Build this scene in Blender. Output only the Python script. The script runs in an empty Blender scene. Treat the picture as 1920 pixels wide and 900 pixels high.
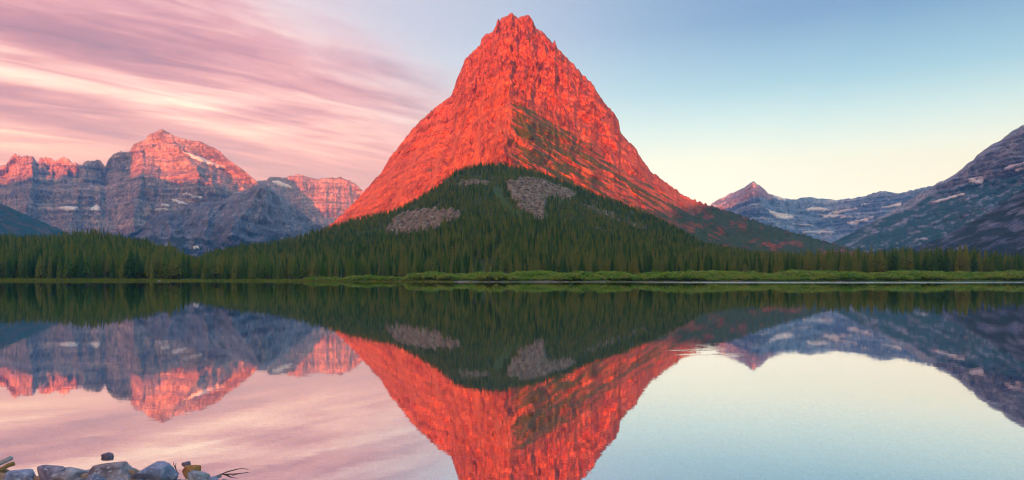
import bpy, bmesh, math, random
import numpy as np
from mathutils import Vector, Matrix, noise as mnoise

# ------------------------------------------------------------------ camera, light, exposure
scene = bpy.context.scene
COL = scene.collection
F = 1251.0          # focal length in pixels of the 1920 wide photograph
HOR = 517.0         # row of the horizon
CAMH = 2.5

cam_d = bpy.data.cameras.new("camera")
cam = bpy.data.objects.new("camera", cam_d)
COL.objects.link(cam)
cam.location = (0, 0, CAMH)
cam.rotation_euler = (math.radians(90), 0, 0)
cam_d.sensor_width = 36.0
cam_d.lens = 36.0 * F / 1920.0
cam_d.shift_y = (HOR - 450.0) / 1920.0
cam_d.clip_start = 0.1
cam_d.clip_end = 60000
scene.camera = cam

SUN_EL = math.radians(4.0)
SUN_AZ = math.radians(10.0)      # the sun stands behind the camera, this far to the left
TRAVEL = Vector((math.sin(SUN_AZ) * math.cos(SUN_EL), math.cos(SUN_AZ) * math.cos(SUN_EL), -math.sin(SUN_EL)))

world = bpy.data.worlds.new("World")
scene.world = world
world.use_nodes = True
WT = world.node_tree
WT.nodes.clear()


def N(tree, kind, **kw):
    n = tree.nodes.new(kind)
    for k, v in kw.items():
        setattr(n, k, v)
    return n


def setin(tree, sock, val):
    if hasattr(val, "is_linked") or hasattr(val, "links"):
        tree.links.new(val, sock)
    else:
        sock.default_value = val


def M(tree, op, a, b=0.0, c=0.0, clamp=False):
    n = N(tree, "ShaderNodeMath", operation=op, use_clamp=clamp)
    setin(tree, n.inputs[0], a)
    setin(tree, n.inputs[1], b)
    setin(tree, n.inputs[2], c)
    return n.outputs[0]


def MIX(tree, fac, a, b, mode="MIX"):
    n = N(tree, "ShaderNodeMix", data_type="RGBA", blend_type=mode, clamp_factor=True)
    setin(tree, n.inputs[0], fac)
    for s, v in ((n.inputs[6], a), (n.inputs[7], b)):
        if isinstance(v, tuple) and len(v) == 3:
            v = (*v, 1)
        setin(tree, s, v)
    return n.outputs[2]


def RAMP(tree, fac, stops, interp="LINEAR"):
    n = N(tree, "ShaderNodeValToRGB")
    cr = n.color_ramp
    cr.interpolation = interp
    while len(cr.elements) < len(stops):
        cr.elements.new(0.5)
    for e, (p, c) in zip(cr.elements, stops):
        e.position = p
        e.color = (*c, 1) if len(c) == 3 else c
    setin(tree, n.inputs[0], fac)
    return n.outputs[0]


def SMOOTH(tree, x, lo, hi):
    n = N(tree, "ShaderNodeMapRange", interpolation_type="SMOOTHSTEP")
    setin(tree, n.inputs[0], x)
    n.inputs[1].default_value = lo
    n.inputs[2].default_value = hi
    return n.outputs[0]


def NOISE(tree, vec, scale, detail=4, rough=0.55, dist=0.0):
    n = N(tree, "ShaderNodeTexNoise")
    if vec is not None:
        tree.links.new(vec, n.inputs["Vector"])
    n.inputs["Scale"].default_value = scale
    n.inputs["Detail"].default_value = detail
    n.inputs["Roughness"].default_value = rough
    n.inputs["Distortion"].default_value = dist
    return n.outputs["Fac"]


def build_world():
    t = WT
    tc = N(t, "ShaderNodeTexCoord")
    sep = N(t, "ShaderNodeSeparateXYZ")
    t.links.new(tc.outputs["Generated"], sep.inputs[0])
    dx, dy, dz = sep.outputs
    el = M(t, "MAXIMUM", dz, 0.0)
    clear = RAMP(t, el, [(0.0, (0.18, 0.17, 0.21)), (0.10, (0.19, 0.18, 0.22)), (0.165, (0.165, 0.19, 0.22)), (0.21, (0.105, 0.15, 0.18)),
                         (0.26, (0.04, 0.085, 0.12)), (0.34, (0.0, 0.012, 0.05)), (0.45, (0.0, 0.008, 0.035)), (0.75, (0.03, 0.11, 0.20)), (1.0, (0.03, 0.12, 0.22))])
    # paler, lilac air on the side where the high cloud is
    lil = M(t, "MULTIPLY", SMOOTH(t, dx, 0.22, -0.42), SMOOTH(t, el, 0.05, 0.2))
    clear = MIX(t, M(t, "MULTIPLY", lil, 0.85), clear, (0.17, 0.10, 0.11))
    pale = SMOOTH(t, dx, 0.40, -0.05)
    clear = MIX(t, M(t, "MULTIPLY", pale, 0.36), clear, (0.15, 0.16, 0.19))
    # high cloud sheet: streaks on a plane far above, drawn out along one wind direction
    inv = M(t, "DIVIDE", 1.0, M(t, "ADD", el, 0.16))
    px = M(t, "MULTIPLY", dx, inv)
    py = M(t, "MULTIPLY", dy, inv)
    WX, WY = 0.80, 0.60
    al = M(t, "ADD", M(t, "MULTIPLY", px, WX), M(t, "MULTIPLY", py, WY))
    ac = M(t, "SUBTRACT", M(t, "MULTIPLY", px, WY), M(t, "MULTIPLY", py, WX))

    def comb(a, b, c=0.0):
        n = N(t, "ShaderNodeCombineXYZ")
        setin(t, n.inputs[0], a); setin(t, n.inputs[1], b); setin(t, n.inputs[2], c)
        return n.outputs[0]
    st = comb(M(t, "MULTIPLY", al, 0.5), M(t, "MULTIPLY", ac, 1.45), 13.9)
    n1 = NOISE(t, st, 1.25, 6, 0.52, 0.9)
    st2 = comb(M(t, "MULTIPLY", al, 1.3), M(t, "MULTIPLY", ac, 6.0), 17.5)
    n2 = NOISE(t, st2, 1.7, 6, 0.6, 1.2)
    nn = M(t, "ADD", M(t, "MULTIPLY", n1, 0.74), M(t, "MULTIPLY", n2, 0.26))
    ccol = RAMP(t, nn, [(0.38, (0.11, 0.024, 0.030)), (0.45, (0.18, 0.052, 0.058)), (0.51, (0.26, 0.105, 0.108)),
                        (0.575, (0.34, 0.20, 0.20)), (0.66, (0.44, 0.37, 0.36))])
    # cloud low down turns paler and pinker
    low = SMOOTH(t, el, 0.24, 0.08)
    ccol = MIX(t, M(t, "MULTIPLY", low, 0.42), ccol, (0.34, 0.165, 0.175))
    dus = M(t, "MULTIPLY", SMOOTH(t, el, 0.24, 0.42), 0.5)
    ccol = MIX(t, dus, ccol, (0.17, 0.075, 0.115))
    edge = M(t, "ADD", dx, M(t, "MULTIPLY", M(t, "SUBTRACT", n1, 0.5), 0.55))
    # the sheet's upper edge slopes down to the right
    edge = M(t, "ADD", edge, M(t, "MULTIPLY", M(t, "SUBTRACT", M(t, "MINIMUM", el, 0.42), 0.22), 1.15))
    mask = SMOOTH(t, edge, 0.10, -0.26)
    mask = M(t, "MULTIPLY", mask, 0.97)
    ns = N(t, "ShaderNodeTexSky", sky_type="NISHITA", sun_disc=False)
    ns.sun_elevation = SUN_EL
    ns.sun_rotation = math.pi + SUN_AZ
    ns.altitude = 1500
    ns.air_density = 0.5
    ns.dust_density = 5.0
    def times(c, k):
        n = N(t, "ShaderNodeVectorMath", operation="SCALE")
        t.links.new(c, n.inputs[0])
        n.inputs[3].default_value = k
        return n.outputs[0]
    dawn = times(ns.outputs[0], 0.82)
    open_sky = MIX(t, 1.0, dawn, times(clear, 10.0), "ADD")
    veiled = MIX(t, 1.0, times(dawn, 0.35), times(ccol, 8.4), "ADD")
    fin = MIX(t, mask, open_sky, veiled)
    bg = N(t, "ShaderNodeBackground")
    t.links.new(fin, bg.inputs[0])
    bg.inputs[1].default_value = 0.1
    out = N(t, "ShaderNodeOutputWorld")
    t.links.new(bg.outputs[0], out.inputs[0])


build_world()

sun_d = bpy.data.lights.new("sun", "SUN")
sun_d.energy = 3.0
sun_d.angle = math.radians(0.4)
sun_d.color = (1.0, 0.255, 0.085)
sun = bpy.data.objects.new("sun", sun_d)
COL.objects.link(sun)
sun.rotation_euler = TRAVEL.to_track_quat("-Z", "Y").to_euler()
sun.location = (-400, -3000, 400)

scene.view_settings.view_transform = "Standard"
scene.view_settings.look = "None"
scene.view_settings.exposure = 1.85
scene.view_settings.gamma = 1.0
scene.view_settings.use_curve_mapping = False
cy = scene.cycles
cy.use_denoising = True
cy.filter_width = 1.15
cy.max_bounces = 6
cy.diffuse_bounces = 4
cy.glossy_bounces = 3
cy.transparent_max_bounces = 12
cy.volume_bounces = 1
cy.sample_clamp_indirect = 4.0
cy.caustics_reflective = True
cy.caustics_refractive = False

# ------------------------------------------------------------------ noise and small helpers
rng = np.random.default_rng(7)
_perm = rng.permutation(512).astype(np.int64)
_perm = np.concatenate([_perm, _perm, _perm])
_ga = rng.random(512) * 2 * np.pi
_gx, _gy = np.cos(_ga), np.sin(_ga)


def perlin(x, y):
    x = np.asarray(x, float); y = np.asarray(y, float)
    xi = np.floor(x).astype(np.int64); yi = np.floor(y).astype(np.int64)
    xf = x - xi; yf = y - yi
    xi &= 511; yi &= 511
    u = xf * xf * xf * (xf * (xf * 6 - 15) + 10)
    v = yf * yf * yf * (yf * (yf * 6 - 15) + 10)

    def g(a, b, fx, fy):
        h = _perm[(_perm[a & 511] + b) & 511]
        return _gx[h] * fx + _gy[h] * fy
    n00 = g(xi, yi, xf, yf); n10 = g(xi + 1, yi, xf - 1, yf)
    n01 = g(xi, yi + 1, xf, yf - 1); n11 = g(xi + 1, yi + 1, xf - 1, yf - 1)
    return ((n00 * (1 - u) + n10 * u) * (1 - v) + (n01 * (1 - u) + n11 * u) * v) * 1.5


def fbm(x, y, octs=5, gain=0.5, lac=2.03):
    s = 0.0; a = 1.0; t = 0.0
    for i in range(octs):
        s = s + a * perlin(x + 17.3 * i, y - 9.1 * i)
        t += a; a *= gain
        x = x * lac; y = y * lac
    return s / t


def ridged(x, y, octs=5, gain=0.5, lac=2.07):
    s = 0.0; a = 1.0; t = 0.0
    for i in range(octs):
        s = s + a * (1 - np.abs(perlin(x + 31.7 * i, y + 12.9 * i)) * 2)
        t += a; a *= gain
        x = x * lac; y = y * lac
    return s / t


def sstep(x, lo, hi):
    t = np.clip((x - lo) / (hi - lo), 0, 1)
    return t * t * (3 - 2 * t)


def ip(px, pts):
    a = np.array(pts, float)
    return np.interp(px, a[:, 0], a[:, 1])


def ips(px, pts):
    """the same, rounded at the corners"""
    a = np.array(pts, float)
    w = 8.0
    return sum(np.interp(px + k * w, a[:, 0], a[:, 1]) for k in (-1, -0.5, 0, 0.5, 1)) / 5


def seg_dist(px, py, poly):
    d = np.full(np.shape(px), 1e9)
    for (x0, y0), (x1, y1) in zip(poly[:-1], poly[1:]):
        ex, ey = x1 - x0, y1 - y0
        t = np.clip(((px - x0) * ex + (py - y0) * ey) / (ex * ex + ey * ey + 1e-9), 0, 1)
        d = np.minimum(d, np.hypot(px - x0 - t * ex, py - y0 - t * ey))
    return d


def in_poly(px, py, poly):
    c = np.zeros(np.shape(px), bool)
    n = len(poly)
    j = n - 1
    for i in range(n):
        xi, yi = poly[i]; xj, yj = poly[j]
        m = ((yi > py) != (yj > py)) & (px < (xj - xi) * (py - yi) / (yj - yi + 1e-9) + xi)
        c ^= m
        j = i
    return c


def poly_sd(px, py, poly):
    """signed distance, positive inside"""
    d = seg_dist(px, py, list(poly) + [poly[0]])
    return np.where(in_poly(px, py, poly), d, -d)


def project(X, Y, Z):
    return 960 + F * X / Y, HOR - F * (Z - CAMH) / Y


def tag(o, label=None, cat=None, group=None, kind=None):
    if label: o["label"] = label
    if cat: o["category"] = cat
    if group: o["group"] = group
    if kind: o["kind"] = kind
    return o


def link(name, me, mats=(), parent=None):
    o = bpy.data.objects.new(name, me)
    COL.objects.link(o)
    for m in mats:
        if m.name not in [x.name for x in me.materials if x]:
            me.materials.append(m)
    if parent is not None:
        o.parent = parent
    return o


def grid_mesh(name, V, nu, nv, attrs=None, flip=False):
    me = bpy.data.meshes.new(name)
    me.vertices.add(nu * nv)
    me.vertices.foreach_set("co", V.reshape(-1).astype(np.float32))
    i = np.arange(nu - 1)[None, :]; j = np.arange(nv - 1)[:, None]
    a = j * nu + i
    q = np.stack([a, a + 1, a + nu + 1, a + nu], -1).reshape(-1, 4)
    if flip:
        q = q[:, ::-1]
    nf = len(q)
    me.loops.add(nf * 4)
    me.loops.foreach_set("vertex_index", q.reshape(-1).astype(np.int32))
    me.polygons.add(nf)
    me.polygons.foreach_set("loop_start", np.arange(0, nf * 4, 4, dtype=np.int32))
    me.polygons.foreach_set("loop_total", np.full(nf, 4, np.int32))
    me.polygons.foreach_set("use_smooth", np.ones(nf, bool))
    me.update()
    for k, arr in (attrs or {}).items():
        at = me.attributes.new(k, "FLOAT", "POINT")
        at.data.foreach_set("value", arr.reshape(-1).astype(np.float32))
    me.validate()
    return me


def raw_mesh(name, verts, faces, smooth=False):
    me = bpy.data.meshes.new(name)
    me.from_pydata(verts, [], faces)
    if smooth:
        me.polygons.foreach_set("use_smooth", np.ones(len(me.polygons), bool))
    me.update()
    return me


# ------------------------------------------------------------------ materials
def new_mat(name):
    m = bpy.data.materials.new(name)
    m.use_nodes = True
    t = m.node_tree
    b = t.nodes["Principled BSDF"]
    b.inputs["Roughness"].default_value = 0.9
    b.inputs["Specular IOR Level"].default_value = 0.15
    return m, t, b


def objcoord(t, sx=1.0, sy=1.0, sz=1.0):
    tc = N(t, "ShaderNodeTexCoord")
    mp = N(t, "ShaderNodeMapping")
    mp.inputs["Scale"].default_value = (sx, sy, sz)
    t.links.new(tc.outputs["Object"], mp.inputs[0])
    return mp.outputs[0]


def attr(t, name):
    n = N(t, "ShaderNodeAttribute", attribute_name=name)
    return n.outputs["Fac"]


def rock_mat(name, dark, mid, light, size, veg=(0.05, 0.06, 0.03), veg2=(0.09, 0.10, 0.035), strata=0.0, band=40.0,
             bump=1.0, flute=2.5, extra=None, relief=0.7):
    """bare rock: mottled, banded, with plants where the 'veg' attribute says so and pale scree where 'scree' does"""
    m, t, b = new_mat(name)
    v = objcoord(t, 1 / size, 1 / size, 1 / (size * flute))
    n1 = NOISE(t, v, 1.0, 7, 0.62, 0.6)
    v2 = objcoord(t, 1 / (size * 6), 1 / (size * 6), 1 / (size * 6))
    n2 = NOISE(t, v2, 1.0, 4, 0.5)
    f = M(t, "ADD", M(t, "MULTIPLY", n1, 0.72), M(t, "MULTIPLY", n2, 0.28))
    c = RAMP(t, f, [(0.36, dark), (0.5, mid), (0.62, light)])
    if strata:
        vs = objcoord(t, 1 / (band * 14), 1 / (band * 14), 1 / band)
        sn = NOISE(t, vs, 1.0, 5, 0.65, 0.15)
        sc = RAMP(t, sn, [(0.38, (0.35, 0.36, 0.42)), (0.47, (0.9, 0.9, 0.9)), (0.53, (1.0, 0.98, 0.96)), (0.60, (1.5, 1.45, 1.42))])
        c = MIX(t, strata, c, MIX(t, 1.0, c, sc, "MULTIPLY"))
    if extra:
        ec = MIX(t, SMOOTH(t, NOISE(t, v, 2.0, 3), 0.3, 0.7), extra[0], extra[1])
        c = MIX(t, attr(t, "scree"), c, ec)
    vv = NOISE(t, objcoord(t, 1 / 14, 1 / 14, 1 / 14), 1.0, 3, 0.6)
    vc = MIX(t, SMOOTH(t, vv, 0.35, 0.65), veg, veg2)
    vf = SMOOTH(t, M(t, "ADD", attr(t, "veg"), M(t, "MULTIPLY", M(t, "SUBTRACT", n1, 0.5), 0.9)), 0.42, 0.62)
    c = MIX(t, vf, c, vc)
    t.links.new(c, b.inputs["Base Color"])
    bp = N(t, "ShaderNodeBump")
    bp.inputs["Strength"].default_value = bump
    bp.inputs["Distance"].default_value = size * relief
    t.links.new(f, bp.inputs["Height"])
    t.links.new(bp.outputs[0], b.inputs["Normal"])
    return m


def foliage_mat(name, c1, c2, c3, patch=120.0, bright=1.0):
    m, t, b = new_mat(name)
    oi = N(t, "ShaderNodeObjectInfo")
    sc = N(t, "ShaderNodeVectorMath", operation="SCALE")
    t.links.new(oi.outputs["Location"], sc.inputs[0])
    sc.inputs[3].default_value = 1 / patch
    n = NOISE(t, sc.outputs[0], 1.0, 3, 0.5)
    f = M(t, "ADD", M(t, "MULTIPLY", n, 0.68), M(t, "MULTIPLY", oi.outputs["Random"], 0.56))
    c = RAMP(t, f, [(0.36, c1), (0.56, c2), (0.76, c3)])
    t.links.new(c, b.inputs["Base Color"])
    b.inputs["Roughness"].default_value = 0.75
    tr = N(t, "ShaderNodeBsdfTranslucent")
    t.links.new(c, tr.inputs[0])
    mx = N(t, "ShaderNodeMixShader")
    mx.inputs[0].default_value = 0.45
    t.links.new(b.outputs[0], mx.inputs[1])
    t.links.new(tr.outputs[0], mx.inputs[2])
    t.links.new(mx.outputs[0], t.nodes["Material Output"].inputs[0])
    return m


def snow_mat():
    m, t, b = new_mat("old_snow")
    n = NOISE(t, objcoord(t, 1 / 30, 1 / 30, 1 / 12), 1.0, 4)
    t.links.new(RAMP(t, n, [(0.3, (0.74, 0.75, 0.78)), (0.6, (0.90, 0.90, 0.92))]), b.inputs["Base Color"])
    b.inputs["Roughness"].default_value = 0.7
    return m


SNOW = snow_mat()

# ------------------------------------------------------------------ mountains
RANGES = {}


def make_range(label, sky, px0, px1, nu, nv, crest, base, base_z, g, mat, jag=1.0, jagf=0.05, disp=None, masks=None, back=0.35,
               floor=-3.0, smooth_sky=False, jseed=0.0, tower=0.0):
    """a rock mass standing at its own distance: front face from the foot (base) up to the crest line, and its far side"""
    px = np.linspace(px0, px1, nu)
    pyS = ips(px, sky) if smooth_sky else ip(px, sky)
    yc = ips(px, crest); yb = ips(px, base)
    jg = jag * (fbm(px * jagf + jseed, px * 0 + 3.7 + jseed, 5, 0.62) * 2.2 + np.abs(perlin(px * jagf * 3.1 + jseed, px * 0 + 8)) * 1.2)
    if tower:
        jg = jg * (1 - 0.6 * sstep(px, 240, 270)) - (1 - sstep(px, 240, 262)) * tower * np.round(2.2 * fbm(px * 0.055 + 2, px * 0 + 1.3, 2) + 0.4) + (1 - sstep(px, 240, 262)) * tower * 0.5 * np.abs(perlin(px * 0.31, px * 0 + 6))
    zc = CAMH + (HOR - (pyS + jg)) / F * yc
    zb = ip(px, base_z) if not np.isscalar(base_z) else np.full(nu, float(base_z))
    t = np.linspace(0, 1, nv)[:, None]
    PX = np.broadcast_to(px, (nv, nu))
    U = (PX - 960) / F
    Y = yb + (yc - yb) * t
    Z = zb + (zc - zb) * g(t, PX)
    PY = HOR - F * (Z - CAMH) / Y
    XF = U * yc
    if disp is not None:
        d, dz = disp(PX, PY, XF, Z, t)
        d = d - np.percentile(d, 70)
        fade = 1 - sstep(t, 0.92, 1.0)
        Y = Y - d * fade * sstep(t, 0.0, 0.05)
        Z = Z + dz * fade
    V = np.stack([U * Y, Y, Z], -1)
    PY2 = HOR - F * (Z - CAMH) / Y
    A = {k: np.clip(fn(PX, PY2, XF, Z, t), 0, 1) for k, fn in (masks or {}).items()}
    nb = 14
    s = np.linspace(0, 1, nb + 1)[1:, None]
    last = V[-1]
    Yb = last[:, 1] + s * back * last[:, 1] * (1 + 0.15 * fbm(XF[-1:] / 400, s * 2))
    Zb = last[:, 2] - (last[:, 2] - floor) * s ** 0.8 + 0.05 * (last[:, 2] - floor) * fbm(XF[-1:] / 250, s * 3 + 5) * (1 - s) * s * 4
    VB = np.stack([np.broadcast_to(U[-1] * last[:, 1], Yb.shape) * (1 + 0 * s), Yb, Zb], -1)
    V = np.concatenate([V, VB], 0)
    for k in A:
        A[k] = np.concatenate([A[k], np.repeat(A[k][-1:], nb, 0)], 0)
    for k in ("veg", "scree"):
        if k not in A:
            A[k] = np.zeros(V.shape[:2])
    me = grid_mesh("mountain", V, nu, nv + nb, A)
    o = link("mountain", me, [mat])
    tag(o, label, kind="structure")
    RANGES[label] = (o, V[:nv].copy(), PX, HOR - F * (V[:nv, :, 2] - CAMH) / V[:nv, :, 1])
    return o


def snow_patch(rng_label, poly, lift=6.0, rough=3.0, name="snow_patch"):
    """old snow lying on a mountain: a sheet with its own thickness draped on the rock inside an outline"""
    o, V, PX, PY = RANGES[rng_label]
    nv, nu = PX.shape
    sd = poly_sd(PX, PY, poly) + rough * fbm(PX * 0.11, PY * 0.16, 4)
    inside = sd > 0
    if inside.sum() < 4:
        return
    quad = inside[:-1, :-1] & inside[1:, :-1] & inside[:-1, 1:] & inside[1:, 1:]
    jj, ii = np.nonzero(quad)
    idx = {}
    verts, faces = [], []

    def vid(j, i):
        k = (j, i)
        if k not in idx:
            p = V[j, i]
            h = lift * min(1.0, 0.25 + max(0.0, sd[j, i]) / 2.5)
            c = p / np.linalg.norm(p)
            idx[k] = len(verts)
            verts.append((p[0] - c[0] * h, p[1] - c[1] * h, p[2] + h * 0.6))
        return idx[k]
    for j, i in zip(jj, ii):
        faces.append((vid(j, i), vid(j, i + 1), vid(j + 1, i + 1), vid(j + 1, i)))
    me = raw_mesh(name, verts, faces, True)
    s = link(name, me, [SNOW], o)
    md = s.modifiers.new("depth", "SOLIDIFY")
    md.thickness = lift * 0.8
    md.offset = -1
    return s


def tent(PX, PY, poly, width):
    return np.clip(1 - seg_dist(PX, PY, poly) / width, 0, 1)


def terrace(z, period, sharp=0.75):
    k = z / period
    fr = k - np.floor(k)
    return fr - sstep(fr, sharp, 1.0)


# --- the red pyramid in the middle
RED = "tall red pyramid mountain lit by the low sun above the forested spur"
sky_red = [(480, 470), (560, 448), (605, 432), (640, 403), (680, 362), (715, 322), (735, 290), (770, 245), (800, 215), (830, 190),
           (847, 178), (853, 160), (860, 138), (868, 122), (872, 110), (885, 97), (893, 88), (900, 86), (903, 72), (912, 62), (924, 60),
           (930, 48), (940, 33), (953, 27), (963, 26), (971, 33), (980, 28), (990, 28), (999, 40), (1008, 55), (1020, 60), (1029, 72),
           (1037, 80), (1040, 74), (1046, 90), (1060, 104), (1077, 122), (1095, 142), (1112, 156), (1122, 176), (1140, 200),
           (1152, 210), (1160, 226), (1163, 246), (1172, 258), (1190, 275), (1205, 300), (1222, 322), (1250, 342), (1280, 364),
           (1310, 378), (1340, 388), (1380, 400), (1440, 422), (1500, 438), (1560, 455), (1600, 466), (1680, 486), (1800, 500)]
crest_red = [(480, 2250), (605, 2250), (850, 2150), (960, 2050), (1160, 2150), (1330, 2300), (1600, 2250), (1800, 2200)]
base_red = [(480, 1900), (605, 1750), (760, 1350), (900, 1120), (945, 1060), (1000, 1090), (1150, 1300), (1330, 1500), (1600, 1500), (1800, 1500)]


def g_red(t, px):
    low = 0.60 * (t / 0.62) ** 1.12
    hi = 0.60 + 0.40 * ((t - 0.62) / 0.38) ** 0.92
    cl = np.where(t < 0.62, low, hi)
    w = sstep(px, 760, 860) * (1 - sstep(px, 1180, 1320))
    return cl * w + (1 - w) * t ** 1.05


def fan(PX, PY):
    """angle and distance about a point above the summit: lines of equal angle follow the fall line"""
    dx, dy = PX - 958, PY + 150
    return np.arctan2(dx, dy), np.hypot(dx, dy)


def d_red(PX, PY, X, Z, t):
    up = sstep(Z, 330, 470)
    th, rr = fan(PX, PY)
    wob = 0.09 * fbm(X / 170, Z / 130, 4, 0.6)
    big = ridged(th * 5.5 + 1.3 + wob * 4, rr / 260, 4)
    mid = ridged(th * 15 + 4 + wob * 12, rr / 95 + 2, 4, 0.6)
    fine = ridged(th * 42 + wob * 30, rr / 34 + 1, 4, 0.6)
    d = 52 * big + (24 + 20 * up) * mid + (9 + 9 * up) * fine
    d += 60 * tent(PX, PY, [(957, 180), (947, 250), (943, 320)], 70)
    d += 30 * tent(PX, PY, [(960, 30), (930, 90), (905, 170)], 55)
    d += 26 * tent(PX, PY, [(1000, 60), (1060, 160), (1110, 240)], 45)
    # the ramp of ledges running down to the right
    q = (PY - 185) - 0.62 * (PX - 955)
    d += 16 * terrace(q + 10 * fbm(X / 90, Z / 90, 3), 26, 0.7) * sstep(PX, 945, 990) * sstep(PY, 180, 230)
    # cliff beds of the summit block
    bed = Z + 0.05 * X + 16 * fbm(X / 160, Z / 160, 3)
    d += up * (30 * terrace(bed, 58, 0.72) + 12 * terrace(bed + 9, 19, 0.7))
    d += (1 - up) * 12 * terrace(bed, 74, 0.75)
    dz = 5 * fbm(X / 30, Z / 30 + 7, 4)
    return d, dz


def veg_red(PX, PY, X, Z, t):
    q = (PY - 185) - 0.60 * (PX - 955)        # 0 along the upper ledge
    streak = fbm((PX + 1.6 * PY) * 0.006, q * 0.11, 4, 0.6)
    streak2 = fbm((PX + 1.6 * PY) * 0.02 + 5, q * 0.16 + 3, 4, 0.6)
    zone = sstep(PX, 938, 975) * sstep(q, -6, 8) * (1 - sstep(q, 190, 330) * 0.35)
    core = np.exp(-((PX - 1010) / 75.0) ** 2 - ((PY - 265) / 70.0) ** 2)
    v = zone * (0.49 + 0.22 * core + 0.85 * streak + 0.8 * streak2)
    v = np.maximum(v, (0.62 + 0.5 * streak2) * np.exp(-(q / 8.0) ** 2) * sstep(PX, 950, 975) * (1 - sstep(PX, 1060, 1180)))
    tuft = fbm(PX * 0.06, PY * 0.08 + 20, 4, 0.6)
    v = np.maximum(v, 0.62 * sstep(tuft, 0.28, 0.5) * sstep(PY, 190, 260) * sstep(PX, 740, 800))
    low = sstep(PX, 1120, 1380) * sstep(PY, 345, 415)
    v = np.maximum(v, low * (0.70 + 0.95 * fbm(PX * 0.03 + 3, PY * 0.06, 4, 0.6)))
    # a green hem where the slope meets the spur's woods
    top = ip(PX, [(480, 470), (600, 440), (700, 415), (780, 385), (840, 340), (890, 318), (960, 316), (1020, 335), (1120, 377), (1200, 405), (1320, 466), (1500, 490)])
    v = np.maximum(v, 0.75 * sstep(PY, top - 26, top - 2) * (0.55 + fbm(PX * 0.05, PY * 0.07, 3)) * sstep(PX, 1000, 1100))
    return v


mat_red = rock_mat("red_argillite", (0.085, 0.026, 0.017), (0.36, 0.092, 0.040), (0.62, 0.23, 0.08), 8.0, (0.045, 0.085, 0.022), (0.11, 0.13, 0.035), strata=0.5, band=15,
                   bump=1.0, flute=1.5, relief=0.75, extra=((0.32, 0.10, 0.05), (0.50, 0.20, 0.09)))
make_range(RED, sky_red, 480, 1800, 900, 380, crest_red, base_red, [(480, 40), (945, 130), (1330, 60), (1800, 5)], g_red, mat_red, jag=2.6, jagf=0.19,
           disp=d_red, masks={"veg": veg_red, "scree": lambda PX, PY, X, Z, t: 0.8 * sstep(fbm(fan(PX, PY)[0] * 30, fan(PX, PY)[1] / 140, 4, 0.6), 0.0, 0.35) * (1 - sstep(Z, 330, 480))})

# --- the layered mountain at the left
GOULD = "grey layered mountain whose flat-topped summit glows orange"
sky_g = [(-1100, 400), (-700, 350), (-260, 330), (-120, 315), (0, 311), (14, 306), (22, 297), (27, 293), (50, 293), (62, 296), (68, 306), (74, 300), (84, 293), (92, 297), (100, 302), (112, 296),
         (128, 296), (136, 308), (148, 309), (158, 301), (170, 300), (186, 302), (198, 308), (205, 296), (210, 290), (222, 287), (244, 281), (250, 272), (262, 265),
         (273, 262), (278, 252), (290, 249), (298, 244), (305, 241), (312, 246), (330, 256), (352, 262), (376, 265), (395, 274), (412, 283), (424, 295), (440, 307), (456, 318), (470, 330), (485, 344), (520, 372), (600, 425), (680, 470)]


def d_g(PX, PY, X, Z, t):
    wob = 45 * fbm(X / 500, Z / 500, 3)
    d = 75 * terrace(Z + wob, 150, 0.6) + 30 * terrace(Z + wob * 0.8 + 30, 47, 0.6)
    cap = 1 - 0.72 * sstep(Z, 850, 1000) * sstep(PX, 225, 260)
    d += cap * 150 * ridged(X / 620, Z / 1700 + 1, 4) + cap * 40 * ridged(X / 170 + 0.4 * fbm(X / 300, Z / 300, 2), Z / 600 + 5, 5, 0.6)
    d += cap * 32 * ridged(X / 62 + 0.5 * fbm(X / 100, Z / 100, 2), Z / 170, 4, 0.62)
    d += 230 * tent(PX, PY, [(304, 244), (336, 276), (362, 312), (372, 330), (400, 352)], 46)
    d += 200 * tent(PX, PY, [(255, 268), (268, 300), (262, 360), (250, 420)], 34)
    d += 160 * tent(PX, PY, [(160, 302), (150, 360), (130, 430)], 30)
    d += 160 * tent(PX, PY, [(60, 296), (60, 360), (40, 430)], 30)
    # a broad ledge under the summit cliffs
    d += 130 * sstep(PY, ip(PX, [(0, 350), (120, 345), (200, 345), (260, 330), (420, 344)]) - 3, ip(PX, [(0, 350), (120, 345), (200, 345), (260, 330), (420, 344)]) + 5)
    return d, 12 * fbm(X / 110, Z / 110, 4)


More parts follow.
